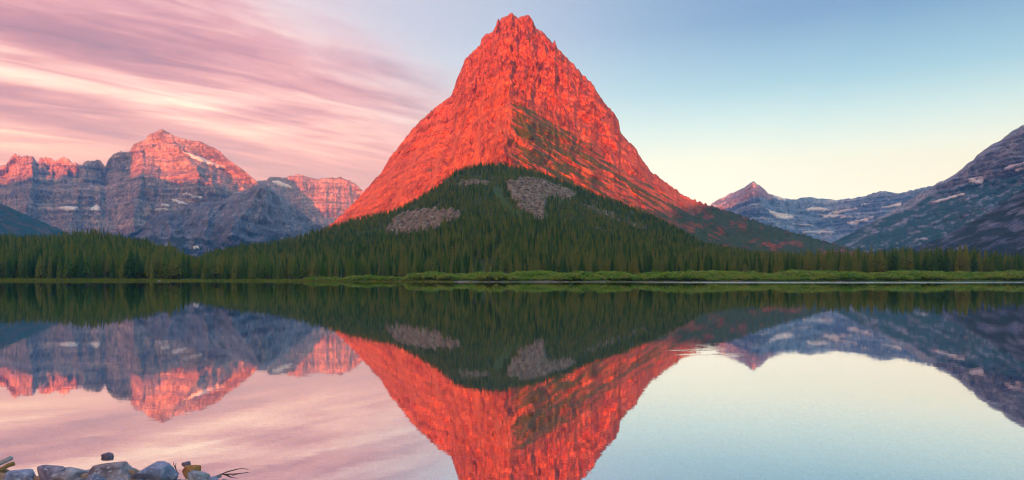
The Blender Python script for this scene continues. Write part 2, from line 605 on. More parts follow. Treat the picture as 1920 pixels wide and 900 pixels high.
mat_g = rock_mat("banded_limestone", (0.05, 0.046, 0.056), (0.26, 0.20, 0.18), (0.55, 0.42, 0.36), 24.0, (0.03, 0.05, 0.05), (0.05, 0.075, 0.06), strata=0.75, band=30, bump=1.0, flute=2.2, relief=0.6)
make_range(GOULD, sky_g, -1100, 680, 1000, 260, [(-1100, 6400), (-260, 6200), (300, 6000), (480, 5900), (680, 5900)], [(-1100, 4200), (-260, 4300), (300, 4400), (680, 4700)], 40,
           lambda t, px: 0.55 * t + 0.45 * t ** 1.7, mat_g, jag=2.0, jagf=0.12, tower=3.0, disp=d_g,
           masks={"veg": lambda PX, PY, X, Z, t: 0.75 * sstep(PY, 385, 450) * (0.6 + 0.9 * fbm(PX * 0.03, PY * 0.07, 4)) * sstep(PX, 220, 320)})
for poly in ([(340, 285), (360, 290), (395, 303), (430, 316), (424, 321), (395, 311), (365, 299)],
             [(170, 391), (182, 384), (190, 392), (186, 397), (165, 398)],
             [(100, 392), (120, 388), (145, 389), (150, 396), (120, 397)],
             [(336, 363), (352, 364), (381, 371), (379, 375), (355, 371)],
             [(318, 373), (338, 378), (352, 383), (345, 386), (325, 380)],
             [(300, 382), (322, 387), (318, 391), (300, 388)],
             [(288, 393), (315, 392), (316, 397), (290, 399)]):
    snow_patch(GOULD, poly, 22.0, 2.0)

# --- darker buttress before it
BUTT = "dark blue grey rock buttress standing before the layered mountain"
sky_b = [(150, 470), (200, 455), (260, 430), (290, 405), (320, 396), (350, 385), (375, 378), (400, 379), (425, 371), (445, 362), (462, 355), (480, 348), (492, 344), (500, 345), (510, 352),
         (525, 366), (545, 382), (565, 398), (590, 415), (605, 425), (640, 446), (720, 470), (800, 490)]


def d_b(PX, PY, X, Z, t):
    d = 150 * ridged(X / 520 + 3, Z / 700, 4) + 75 * ridged(X / 150 + 0.5 * fbm(X / 300, Z / 300, 2), Z / 330, 5, 0.6) + 26 * ridged(X / 46, Z / 110, 4)
    d += 55 * terrace(Z + 40 * fbm(X / 300, Z / 300, 3) + 0.18 * X, 85, 0.72)
    d += 220 * tent(PX, PY, [(495, 345), (470, 390), (430, 440)], 40) + 150 * tent(PX, PY, [(400, 380), (380, 440)], 34)
    return d, 9 * fbm(X / 80, Z / 80, 4)


mat_b = rock_mat("dark_slate_rock", (0.055, 0.065, 0.09), (0.15, 0.165, 0.21), (0.34, 0.34, 0.39), 28.0, (0.022, 0.04, 0.035), (0.04, 0.065, 0.05), strata=0.45, band=45, bump=1.0, flute=2.0)
make_range(BUTT, sky_b, 150, 800, 420, 200, [(150, 4300), (500, 4300), (800, 4400)], [(150, 3000), (500, 3100), (800, 3300)], 10, lambda t, px: 0.5 * t + 0.5 * t ** 1.6, mat_b,
           jag=1.8, jagf=0.08, disp=d_b, masks={"veg": lambda PX, PY, X, Z, t: sstep(PY, 380, 475) * (0.62 + 0.9 * fbm(PX * 0.04, PY * 0.09, 4))})
snow_patch(BUTT, [(360, 463), (372, 461), (374, 467), (362, 469)], 12.0, 1.0)

# --- pink wall far behind, between the layered mountain and the red one
WALL = "distant pink rock wall with a rounded top left of the red mountain"
sky_w = [(380, 350), (440, 345), (500, 336), (506, 331), (530, 333), (545, 329), (560, 326), (575, 331), (590, 335), (610, 333), (640, 332), (655, 338), (668, 347), (680, 356), (720, 380), (800, 420)]


def d_w(PX, PY, X, Z, t):
    d = 200 * ridged(X / 520, Z / 2500, 4) + 80 * ridged(X / 150, Z / 900, 4, 0.6) + 90 * terrace(Z + 40 * fbm(X / 400, Z / 400, 3), 130, 0.75)
    return d, 12 * fbm(X / 120, Z / 120, 3)


make_range(WALL, sky_w, 380, 800, 240, 130, [(380, 7400), (800, 7400)], [(380, 5800), (800, 5800)], 60, lambda t, px: 0.6 * t + 0.4 * t ** 1.6, mat_g, jag=2.2, jagf=0.10, disp=d_w, jseed=5)
snow_patch(WALL, [(505, 340), (522, 340), (540, 347), (555, 358), (540, 356), (520, 350)], 30.0, 2.0)

# --- teal wooded slope at the far left
TEAL = "dark teal wooded slope coming down at the left edge"
mat_t = rock_mat("wooded_slope", (0.06, 0.07, 0.075), (0.10, 0.11, 0.11), (0.20, 0.20, 0.21), 26.0, (0.012, 0.080, 0.090), (0.026, 0.130, 0.135), bump=1.0, flute=1.0)
make_range(TEAL, [(-1600, 440), (-1200, 330), (-800, 240), (-420, 235), (-200, 300), (0, 380), (40, 398), (90, 420), (125, 436), (180, 458), (280, 490)], -1600, 280, 560, 130, [(-1600, 2300), (-420, 2500), (280, 2700)], [(-1600, 1000), (-420, 1500), (280, 2100)], 5,
           lambda t, px: t ** 1.1, mat_t, jag=1.6, jagf=0.16, disp=lambda PX, PY, X, Z, t: (30 * ridged(X / 160 + Z / 200, Z / 500, 4) + 10 * fbm(X / 16, Z / 16, 3), 5 * fbm(X / 14, Z / 14 + 3, 3)),
           masks={"veg": lambda PX, PY, X, Z, t: 0.86 + 0.7 * fbm((PX + PY * 1.8) * 0.012, (PY - 0.48 * PX) * 0.10, 4) - 0.25})

# --- blue cirque far away at the right
CIRQ = "distant blue cirque wall with snow bands and a small pink pyramid peak"
sky_c = [(1180, 440), (1260, 415), (1330, 384), (1352, 371), (1375, 360), (1395, 351), (1405, 343), (1414, 339), (1422, 346), (1432, 353), (1441, 363), (1455, 368), (1475, 373), (1490, 374), (1505, 369), (1520, 369), (1535, 373), (1570, 374),
         (1600, 371), (1625, 366), (1640, 361), (1652, 358), (1668, 360), (1685, 362), (1720, 354), (1760, 345), (1800, 335), (1950, 310), (2100, 300)]


def d_c(PX, PY, X, Z, t):
    wob = 50 * fbm(X / 600, Z / 600, 3) - 0.10 * X
    d = 190 * terrace(Z + wob, 150, 0.7) + 60 * terrace(Z + wob + 20, 52, 0.7) + 110 * ridged(X / 420, Z / 1500, 4) + 60 * ridged(X / 120, Z / 420, 5, 0.6)
    d += 520 * tent(PX, PY, [(1414, 338), (1422, 380), (1470, 450)], 70)
    return d, 14 * fbm(X / 110, Z / 110, 4)


mat_c = rock_mat("hazed_cirque_rock", (0.075, 0.12, 0.19), (0.19, 0.265, 0.38), (0.48, 0.56, 0.66), 36.0, (0.03, 0.05, 0.06), (0.05, 0.075, 0.075), strata=0.8, band=52, bump=1.0, flute=1.8)  # rock colours turned blue to stand for distance haze
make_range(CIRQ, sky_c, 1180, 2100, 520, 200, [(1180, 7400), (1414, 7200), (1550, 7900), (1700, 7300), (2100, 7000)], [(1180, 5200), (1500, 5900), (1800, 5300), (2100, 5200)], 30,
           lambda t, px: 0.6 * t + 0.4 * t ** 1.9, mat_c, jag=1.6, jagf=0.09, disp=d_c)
for poly in ([(1432, 387), (1446, 396), (1462, 401), (1494, 404), (1488, 411), (1460, 411), (1448, 405)],
             [(1422, 405), (1438, 411), (1446, 416), (1434, 416)],
             [(1447, 366), (1458, 369), (1476, 376), (1466, 378)],
             [(1505, 395), (1522, 389), (1550, 391), (1560, 395), (1545, 398), (1520, 397)],
             [(1562, 396), (1590, 394), (1605, 390), (1610, 394), (1580, 401), (1558, 400)],
             [(1612, 385), (1630, 382), (1632, 386), (1614, 389)], [(1480, 420), (1510, 421), (1530, 424), (1505, 425)], [(1660, 375), (1668, 374), (1668, 378)], [(1530, 404), (1560, 402), (1600, 407), (1590, 411), (1550, 409)], [(1500, 436), (1535, 433), (1570, 436), (1560, 440), (1520, 440)],
             [(1640, 392), (1670, 386), (1690, 380), (1692, 385), (1665, 394)], [(1575, 420), (1610, 414), (1635, 406), (1640, 410), (1605, 422)]):
    snow_patch(CIRQ, poly, 26.0, 2.0)

# --- the big grey mountain at the right edge
RIGHT = "grey mountain with green skirts rising out of the right edge"
sky_r = [(1380, 500), (1480, 485), (1560, 455), (1590, 440), (1640, 412), (1680, 390), (1720, 364), (1760, 342), (1788, 328), (1800, 318), (1815, 305), (1825, 299), (1835, 288), (1848, 279), (1858, 272), (1872, 266), (1884, 256), (1895, 248), (1905, 242), (1920, 233), (1960, 205), (2040, 160), (2140, 130), (2260, 120), (2600, 170), (3000, 280)]


def d_r(PX, PY, X, Z, t):
    hi = sstep(Z, 380, 470)
    wob = 20 * fbm(X / 300, Z / 300, 3)
    d = hi * (85 * terrace(Z + wob, 62, 0.72) + 32 * terrace(Z + wob, 21, 0.7) + 40 * ridged(X / 110, Z / 320, 5, 0.6))
    d += 70 * ridged(X / 420 + Z / 500, Z / 900 + 2, 4) + 22 * ridged(X / 90 + Z / 120, Z / 150, 5, 0.6) + 7 * fbm(X / 22, Z / 22, 3)
    q = PY - ip(PX, [(1500, 480), (1600, 440), (1700, 415), (1800, 385), (1920, 340)])
    d += 26 * terrace(q + 8 * fbm(X / 120, Z / 120, 3), 24, 0.7) * (1 - hi)
    return d, 6 * fbm(X / 60, Z / 60, 4)


def veg_r(PX, PY, X, Z, t):
    top = ip(PX, [(1560, 440), (1700, 385), (1760, 352), (1840, 330), (1920, 320), (2200, 280)])
    v = sstep(PY, top - 6, top + 14) * (0.62 + 0.7 * fbm((PX - 1.5 * PY) * 0.014, (PY + 0.42 * PX) * 0.075, 6, 0.68) + 0.5 * fbm(PX * 0.09, PY * 0.16, 4, 0.65))
    return v


mat_r = rock_mat("grey_banded_rock", (0.07, 0.09, 0.12), (0.25, 0.29, 0.345), (0.52, 0.55, 0.59), 13.0, (0.024, 0.080, 0.070), (0.05, 0.13, 0.10), strata=0.6, band=24, bump=1.0, flute=1.6)
make_range(RIGHT, sky_r, 1380, 3000, 800, 240, [(1380, 3300), (1700, 3500), (2260, 3300), (3000, 3000)], [(1380, 1900), (1700, 2000), (2260, 1700)], 5, lambda t, px: 0.55 * t + 0.45 * t ** 1.8, mat_r, jag=1.6, jagf=0.07, disp=d_r, masks={"veg": veg_r})
for poly in ([(1812, 338), (1826, 333), (1844, 334), (1846, 342), (1838, 347), (1822, 344)],
             [(1880, 318), (1892, 311), (1925, 306), (1970, 310), (1960, 326), (1915, 326)],
             [(1742, 380), (1770, 373), (1806, 362), (1810, 367), (1780, 374), (1755, 382)]):
    snow_patch(RIGHT, poly, 12.0, 2.0)

# --- nearer purple spur low at the right edge
SPUR = "dark purple shoulder low at the right edge below the grey mountain"
mat_s = rock_mat("purple_scree", (0.05, 0.065, 0.09), (0.13, 0.15, 0.20), (0.27, 0.285, 0.34), 12.0, (0.020, 0.038, 0.032), (0.04, 0.06, 0.04), strata=0.4, band=20, bump=1.0, flute=1.2)
make_range(SPUR, [(1560, 495), (1640, 486), (1700, 470), (1760, 447), (1800, 427), (1840, 405), (1880, 380), (1920, 354), (2000, 300), (2200, 230), (2700, 260), (3000, 330)], 1560, 3000, 480, 140, [(1560, 2000), (2200, 1900)], [(1560, 1500), (2200, 1100)], 4,
           lambda t, px: t ** 1.15, mat_s, jag=1.2, jagf=0.08, disp=lambda PX, PY, X, Z, t: (30 * ridged(X / 160, Z / 200, 5, 0.6) + 16 * terrace(Z + 12 * fbm(X / 120, Z / 120, 3), 24, 0.7), 3 * fbm(X / 40, Z / 40, 3)),
           masks={"veg": lambda PX, PY, X, Z, t: 0.52 + 0.9 * fbm(PX * 0.02, (PY + 0.3 * PX) * 0.07, 4, 0.6) + 0.3 * sstep(PY, 440, 490)})

# ------------------------------------------------------------------ unseen hills behind the viewer, crest shaped to throw the valley's morning shade
TS, TC = math.sin(SUN_AZ), math.cos(SUN_AZ)
LB = 2600.0
pts = []
LOWER = 24
for (px, py, y) in [(-200, 322, 6000), (0, 322, 6000), (110, 322, 6000), (137, 300, 6000), (146, 262, 6000), (165, 250, 6000), (228, 244, 6000), (244, 256, 6000), (260, 296, 6000), (300, 328, 6000), (360, 330, 6000), (430, 340, 6000), (480, 350, 6000), (560, 388, 7300), (660, 396, 7300), (500, 330, 4300), (560, 370, 4300),
                    (560, 450, 1900), (620, 437, 1850), (720, 410, 1500), (850, 345, 1150), (940, 322, 1080), (1050, 345, 1150), (1150, 372, 1350), (1250, 384, 1700), (1310, 384, 2250), (1345, 376, 2250)]:
    X = (px - 960) / F * y
    Z = CAMH + (HOR - py - (LOWER if y > 5000 else 0)) / F * y
    pts.append((X * TC - y * TS, Z + math.tan(SUN_EL) * (X * TS + y * TC + LB)))
for (px, py, y) in [(1345, 400, 7200), (1400, 388, 7200), (1440, 380, 7200), (1460, 352, 7200), (1550, 340, 7200)]:
    X = (px - 960) / F * y
    Z = CAMH + (HOR - py) / F * y
    pts.append((X * TC - y * TS, Z + math.tan(SUN_EL) * (X * TS + y * TC + LB)))
pts = sorted(pts)
pts = [(-14000, pts[0][1] * 0.9), (-9000, pts[0][1])] + pts + [(5200, pts[-1][1]), (12000, pts[-1][1] * 0.8)]
p = np.concatenate([np.linspace(-12000, -6000, 40, endpoint=False), np.linspace(-6000, 4500, 420), np.linspace(4520, 11000, 40)])
H = np.interp(p, [a[0] for a in pts], [a[1] for a in pts])
H = H + 9 * fbm(p / 130, p * 0, 4)
sv = np.linspace(-1, 1, 41)[:, None]
wid = 0.9 * H + 150
PP = np.broadcast_to(p, (41, len(p)))
TT = -LB + sv * wid
ZZ = H * (1 - np.abs(sv) ** 1.15) + (1 - np.abs(sv)) * np.abs(sv) * 90 * fbm(PP / 300, TT / 300, 4) - 3 * np.abs(sv)
VX = PP * TC + TT * TS
VY = -PP * TS + TT * TC
mat_h = rock_mat("hill_rock", (0.08, 0.075, 0.07), (0.17, 0.15, 0.14), (0.28, 0.25, 0.23), 40.0, (0.03, 0.045, 0.02), (0.05, 0.065, 0.03))  # plain mottled rock colours, the same on every side of the hills
ho = link("hills", grid_mesh("hills", np.stack([VX, VY, ZZ], -1), len(p), 41, {"veg": np.full(VX.shape, 0.55) + 0.4 * fbm(VX / 200, VY / 200, 3), "scree": np.zeros(VX.shape)}), [mat_h])
tag(ho, "long unseen ridge of hills behind the viewer, shaped to shade the valley", kind="structure")

# ------------------------------------------------------------------ valley ground: shore, left knoll, wooded spur
SHORE = [(-700, 338), (-200, 334), (0, 330), (280, 322), (330, 312), (430, 318), (600, 296), (720, 288), (860, 268), (1000, 264), (1400, 262), (1600, 264), (1920, 272), (2400, 280), (3000, 285)]
TREETOP = [(330, 505), (380, 490), (440, 472), (520, 456), (560, 449), (600, 436), (671, 414), (742, 398), (774, 382), (824, 352), (845, 331), (870, 320), (891, 314), (940, 313), (985, 320), (1018, 329),
           (1067, 349), (1124, 372), (1160, 384), (1231, 413), (1280, 440), (1320, 463), (1400, 477), (1480, 488), (1560, 500), (1700, 508)]
TTA = np.array(TREETOP, float)
CRESTD = [(330, 640), (440, 700), (700, 860), (940, 960), (1124, 930), (1320, 820), (1480, 720), (1700, 640)]
KNOLL = [(-700, 462), (-200, 466), (0, 470), (90, 472), (120, 468), (150, 461), (175, 461), (210, 468), (250, 477), (300, 489), (350, 504), (400, 514)]
CLIFF_A = [(722, 442), (735, 416), (752, 404), (795, 396), (830, 399), (862, 402), (866, 412), (835, 424), (815, 438), (770, 443)]
CLIFF_B = [(950, 346), (975, 337), (1010, 338), (1048, 352), (1080, 368), (1070, 378), (1035, 370), (1020, 384), (1026, 416), (1008, 419), (992, 404), (976, 396), (960, 372)]
CLIFF_C = [(845, 349), (870, 340), (915, 337), (925, 346), (900, 350), (870, 354)]
CLIFF_D = [(1086, 382), (1110, 388), (1160, 408), (1215, 430), (1214, 437), (1160, 418), (1100, 396)]
CLIFF_E = [(1105, 430), (1120, 428), (1148, 440), (1140, 446), (1115, 440)]
GULLY = [(930, 345), (944, 368), (958, 386), (990, 412), (975, 415), (945, 392), (925, 366)]
MEADOW = [(665, 440), (700, 428), (735, 430), (730, 440), (700, 438), (672, 446)]


def ground_z(px, y):
    px = np.asarray(px, float); y = np.asarray(y, float)
    X = (px - 960) / F * y
    sh = ips(px, SHORE) + 2.5 * fbm(X / 14, y * 0 + 1, 3)
    s = y - sh
    z = np.where(s < 0, np.maximum(-3.5, s * 0.06 - 0.02), 0.02 + 0.10 * np.minimum(s, 6) + 0.012 * np.maximum(s - 6, 0))
    z = z + np.where(s > 4, 0.25 * fbm(X / 18, y / 18, 3), 0)
    # the left knoll
    kp = ips(px, KNOLL); kd = 620.0
    kz = (HOR - kp) / F * kd
    tk = np.clip((y - sh - 18) / (kd - sh - 18), 0, 1)
    zk = kz * np.where(y < kd, tk ** 1.15, 1 - 0.5 * np.clip((y - kd) / 400, 0, 1)) * (1 - sstep(px, 330, 470))
    # the wooded spur
    cd = ips(px, CRESTD)
    gp = ips(px, TREETOP) + 9.5 * 900 / cd * 1.0
    gz = np.maximum(CAMH + (HOR - gp) / F * cd, 0)
    y0 = sh + 70
    t = np.clip((y - y0) / (cd - y0), 0, 1)
    gg = 0.72 * t + 0.28 * t ** 2.0
    zs = gz * np.where(y < cd, gg, np.maximum(0.0, 1 - 0.42 * np.clip((y - cd) / 420, 0, 1)))
    w = sstep(px, 330, 400) * (1 - sstep(px, 1560, 1700))
    zs = zs * w
    hump = np.maximum(zk, zs)
    z = z + hump
    z = z + sstep(hump, 4, 25) * (2.2 * fbm(X / 45, y / 45, 4))
    return z


def rockmask(px, py):
    m = np.zeros(np.shape(px))
    for pl, k in ((CLIFF_A, 1), (CLIFF_B, 1), (CLIFF_C, .7), (CLIFF_D, .62), (CLIFF_E, .5)):
        m = np.maximum(m, k * sstep(poly_sd(px, py, pl) + 11 * fbm(np.asarray(px) * 0.07, np.asarray(py) * 0.10, 4, 0.6), -3, 3))
    return m


nu, nv = 900, 380
pxg = np.concatenate([np.linspace(-700, -40, 90, endpoint=False), np.linspace(-40, 1960, nu), np.linspace(1966, 3000, 110)])
rows = np.concatenate([np.linspace(200, 330, 60, endpoint=False), np.linspace(330, 1000, 270, endpoint=False), np.linspace(1000, 2600, 50)])
PXG, YG = np.meshgrid(pxg, rows)
ZG = ground_z(PXG, YG)
XG = (PXG - 960) / F * YG
PYG = HOR - F * (ZG - CAMH) / YG
RK = rockmask(PXG, PYG)
fluteA = ridged(XG / 9 + 0.4 * fbm(XG / 25, YG / 25, 2), YG / 40, 4, 0.6)
ZG = ZG + RK * (3.5 * fluteA + 1.0 + 11 * terrace(YG + 14 * fbm(XG / 30, YG / 30, 3), 36, 0.25))
GV = np.maximum(sstep(poly_sd(PXG, PYG, GULLY) + 4 * fbm(PXG * .1, PYG * .1, 3), -2, 3), 0.8 * sstep(poly_sd(PXG, PYG, MEADOW), -2, 3))


def ground_mat():
    m, t, b = new_mat("forest_ground")
    v = objcoord(t, 0.2, 0.2, 0.2)
    n = NOISE(t, v, 1.0, 5, 0.6)
    n2 = NOISE(t, objcoord(t, 1 / 40, 1 / 40, 1 / 40), 1.0, 3)
    c = RAMP(t, n, [(0.35, (0.05, 0.08, 0.02)), (0.5, (0.10, 0.145, 0.036)), (0.65, (0.16, 0.20, 0.055))])
    c = MIX(t, SMOOTH(t, n2, 0.4, 0.65), c, (0.06, 0.085, 0.02))
    c = MIX(t, attr(t, "grassy"), c, MIX(t, n, (0.05, 0.11, 0.02), (0.12, 0.19, 0.04)))
    vr = objcoord(t, 1 / 5.0, 1 / 5.0, 1 / 9.0)
    nr = NOISE(t, vr, 1.0, 7, 0.65, 0.8)
    rc = RAMP(t, nr, [(0.36, (0.07, 0.055, 0.035)), (0.5, (0.26, 0.195, 0.125)), (0.64, (0.48, 0.385, 0.27))])
    tuf = M(t, "MULTIPLY", M(t, "SUBTRACT", NOISE(t, objcoord(t, 1 / 11, 1 / 11, 1 / 11), 1.0, 4, 0.6), 0.5), 1.3)
    c = MIX(t, SMOOTH(t, M(t, "SUBTRACT", attr(t, "rocky"), tuf), 0.45, 0.75), c, rc)
    c = MIX(t, attr(t, "beach"), c, MIX(t, n, (0.14, 0.115, 0.09), (0.34, 0.29, 0.25)))
    t.links.new(c, b.inputs["Base Color"])
    bp = N(t, "ShaderNodeBump")
    bp.inputs["Distance"].default_value = 2.0
    t.links.new(nr, bp.inputs["Height"])
    t.links.new(bp.outputs[0], b.inputs["Normal"])
    return m


SG = YG - ips(PXG, SHORE)
beach = (SG < 3.5) * sstep(PXG, 690, 860) * (1 - 0.6 * sstep(PXG, 1550, 1700)) * sstep(fbm(PXG * 0.012, PXG * 0 + 4, 3), -0.35, 0.0)
shoregrass = (SG > -1) * (1 - sstep(SG, 20, 60))
ground = link("ground", grid_mesh("ground", np.stack([XG, YG, ZG], -1), len(pxg), len(rows), {"rocky": RK, "beach": np.clip(beach, 0, 1), "grassy": np.clip(np.maximum(GV, shoregrass), 0, 1)}), [ground_mat()])
tag(ground, "wooded shore and spur beyond the lake", kind="structure")

# a flat sheet that carries everything out to the horizon, under the lake
m_base, tb, bb = new_mat("deep_bed")
tb.links.new(RAMP(tb, NOISE(tb, objcoord(tb, 0.01, 0.01, 0.01), 1.0, 4), [(0.3, (0.05, 0.06, 0.05)), (0.7, (0.09, 0.10, 0.08))]), bb.inputs["Base Color"])
base = link("terrain", raw_mesh("terrain", [(-16000, -8000, -4), (16000, -8000, -4), (16000, 11400, -4), (-16000, 11400, -4)], [(0, 1, 2, 3)]), [m_base])
tag(base, "flat valley bottom running out under lake and mountains", kind="structure")

# ------------------------------------------------------------------ near bank and lake bed
BANK = [(-900, 7.9), (0, 8.1), (180, 8.15), (290, 8.1), (345, 8.0), (400, 7.9), (470, 7.5), (700, 6.8), (1200, 6.2), (2600, 5.6)]
XN = np.concatenate([np.linspace(-60, -12, 40, endpoint=False), np.linspace(-12, 12, 300), np.linspace(12.3, 60, 40)])
YN = np.concatenate([np.linspace(-40, 3, 30, endpoint=False), np.linspace(3, 26, 260), np.linspace(26.5, 240, 60)])
XM, YM = np.meshgrid(XN, YN)
bankX = np.interp(XM, [(a - 960) / F * b for a, b in BANK], [b for a, b in BANK])
SM = YM - bankX


def bed_z(X, Y):
    s = Y - np.interp(X, [(a - 960) / F * b for a, b in BANK], [b for a, b in BANK])
    return np.where(s < 0, 0.012 - s * 0.09, 0.012 - s * 0.075 - 0.0012 * s * s).clip(-3.6, 1.1)


ZM = bed_z(XM, YM) + 0.02 * fbm(XM * 1.2, YM * 1.2, 4)


def pebble_ground_mat(name, cols, scale):
    m, t, b = new_mat(name)
    v = objcoord(t)
    vo = N(t, "ShaderNodeTexVoronoi")
    vo.inputs["Scale"].default_value = scale
    t.links.new(v, vo.inputs["Vector"])
    hs = N(t, "ShaderNodeSeparateColor")
    t.links.new(vo.outputs["Color"], hs.inputs[0])
    c = RAMP(t, hs.outputs[0], cols)
    n = NOISE(t, v, scale * 3, 4)
    c = MIX(t, 0.35, c, RAMP(t, n, [(0.3, (0.1, 0.09, 0.08)), (0.7, (0.5, 0.46, 0.42))]))
    t.links.new(c, b.inputs["Base Color"])
    bp = N(t, "ShaderNodeBump")
    bp.inputs["Distance"].default_value = 0.03
    bp.invert = True
    t.links.new(vo.outputs["Distance"], bp.inputs["Height"])
    t.links.new(bp.outputs[0], b.inputs["Normal"])
    return m


bed = link("shore", grid_mesh("shore", np.stack([XM, YM, ZM], -1), len(XN), len(YN)),
           [pebble_ground_mat("shore_gravel", [(0.0, (0.24, 0.20, 0.19)), (0.4, (0.34, 0.29, 0.27)), (0.8, (0.44, 0.39, 0.36))], 9.0)])
tag(bed, "stony near bank and shallow lake bed at the viewer's feet", kind="structure")

# ------------------------------------------------------------------ water
def water_mat():
    m, t, b = new_mat("calm_water")
    t.nodes.remove(b)
    tc = N(t, "ShaderNodeTexCoord")
    v = tc.outputs["Object"]
    sep = N(t, "ShaderNodeSeparateXYZ")
    t.links.new(v, sep.inputs[0])
    n1 = NOISE(t, v, 0.9, 3, 0.5)
    n2 = NOISE(t, objcoord(t, 2.2, 5.5, 1), 1.0, 3, 0.5, 0.4)
    n3 = NOISE(t, objcoord(t, 0.06, 0.25, 1), 1.0, 3, 0.5)
    # wind-ruffled lanes: one under the far right shore, a few small ones farther out
    lane = M(t, "MULTIPLY", SMOOTH(t, sep.outputs[1], 212, 236), SMOOTH(t, sep.outputs[0], 20, 95))
    gate = SMOOTH(t, NOISE(t, objcoord(t, 0.010, 0.13, 1), 1.0, 2, 0.5), 0.62, 0.68)
    near = M(t, "MULTIPLY", SMOOTH(t, sep.outputs[1], 20, 21.5), SMOOTH(t, sep.outputs[1], 26, 23))
    spot = M(t, "MULTIPLY", near, M(t, "MULTIPLY", SMOOTH(t, sep.outputs[0], 4.6, 5.6), SMOOTH(t, sep.outputs[0], 8.2, 6.6)))
    spot = M(t, "MULTIPLY", spot, SMOOTH(t, NOISE(t, objcoord(t, 0.35, 1.5, 1), 1.0, 3, 0.5), 0.45, 0.6))
    ruff = M(t, "ADD", M(t, "MULTIPLY", lane, 1.0), M(t, "MULTIPLY", spot, 0.05), clamp=True)
    h = M(t, "ADD", M(t, "MULTIPLY", n1, 0.6), M(t, "ADD", M(t, "MULTIPLY", n2, 0.25), M(t, "MULTIPLY", n3, 0.8)))
    bp = N(t, "ShaderNodeBump")
    bp.inputs["Strength"].default_value = 1.0
    bp.inputs["Distance"].default_value = 0.0014
    t.links.new(h, bp.inputs["Height"])
    hr = NOISE(t, objcoord(t, 1.0, 2.0, 1), 1.3, 3, 0.6)
    bp2 = N(t, "ShaderNodeBump")
    t.links.new(M(t, "MULTIPLY", ruff, 1.0), bp2.inputs["Strength"])
    bp2.inputs["Distance"].default_value = 0.18
    t.links.new(hr, bp2.inputs["Height"])
    t.links.new(bp.outputs[0], bp2.inputs["Normal"])
    gl = N(t, "ShaderNodeBsdfGlossy")
    gl.inputs["Color"].default_value = (0.97, 0.97, 0.97, 1)
    t.links.new(M(t, "ADD", 0.011, M(t, "MULTIPLY", ruff, 0.05)), gl.inputs["Roughness"])
    t.links.new(bp2.outputs[0], gl.inputs["Normal"])
    tr = N(t, "ShaderNodeBsdfTransparent")
    tr.inputs[0].default_value = (0.80, 0.86, 0.84, 1)
    fr = N(t, "ShaderNodeFresnel")
    fr.inputs["IOR"].default_value = 1.33
    fac = M(t, "POWER", fr.outputs[0], 0.18)
    mx = N(t, "ShaderNodeMixShader")
    t.links.new(fac, mx.inputs[0])
    t.links.new(tr.outputs[0], mx.inputs[1])
    t.links.new(gl.outputs[0], mx.inputs[2])
    t.links.new(mx.outputs[0], t.nodes["Material Output"].inputs[0])
    return m


lake = link("lake", raw_mesh("lake", [(-900, -40, 0), (900, -40, 0), (900, 420, 0), (-900, 420, 0)], [(0, 1, 2, 3)]), [water_mat()])
tag(lake, "still mountain lake mirroring the peaks", kind="structure")

# ------------------------------------------------------------------ trees
BARK = new_mat("conifer_bark")[0]
_t = BARK.node_tree
_t.links.new(RAMP(_t, NOISE(_t, objcoord(_t, 30, 30, 8), 1.0, 4), [(0.3, (0.06, 0.045, 0.035)), (0.7, (0.17, 0.13, 0.105))]), _t.nodes["Principled BSDF"].inputs["Base Color"])
DEAD = new_mat("weathered_wood")[0]
_t = DEAD.node_tree
_t.links.new(RAMP(_t, NOISE(_t, objcoord(_t, 8, 8, 3), 1.0, 4), [(0.3, (0.22, 0.19, 0.17)), (0.7, (0.44, 0.40, 0.37))]), _t.nodes["Principled BSDF"].inputs["Base Color"])
NEEDLE = foliage_mat("conifer_needles", (0.065, 0.175, 0.042), (0.16, 0.30, 0.05), (0.32, 0.35, 0.07), 130.0)
LEAF = foliage_mat("willow_leaves", (0.19, 0.38, 0.04), (0.29, 0.48, 0.055), (0.40, 0.48, 0.08), 40.0)
GRASS = foliage_mat("sedge_blades", (0.15, 0.24, 0.018), (0.22, 0.29, 0.02), (0.30, 0.31, 0.04), 30.0)


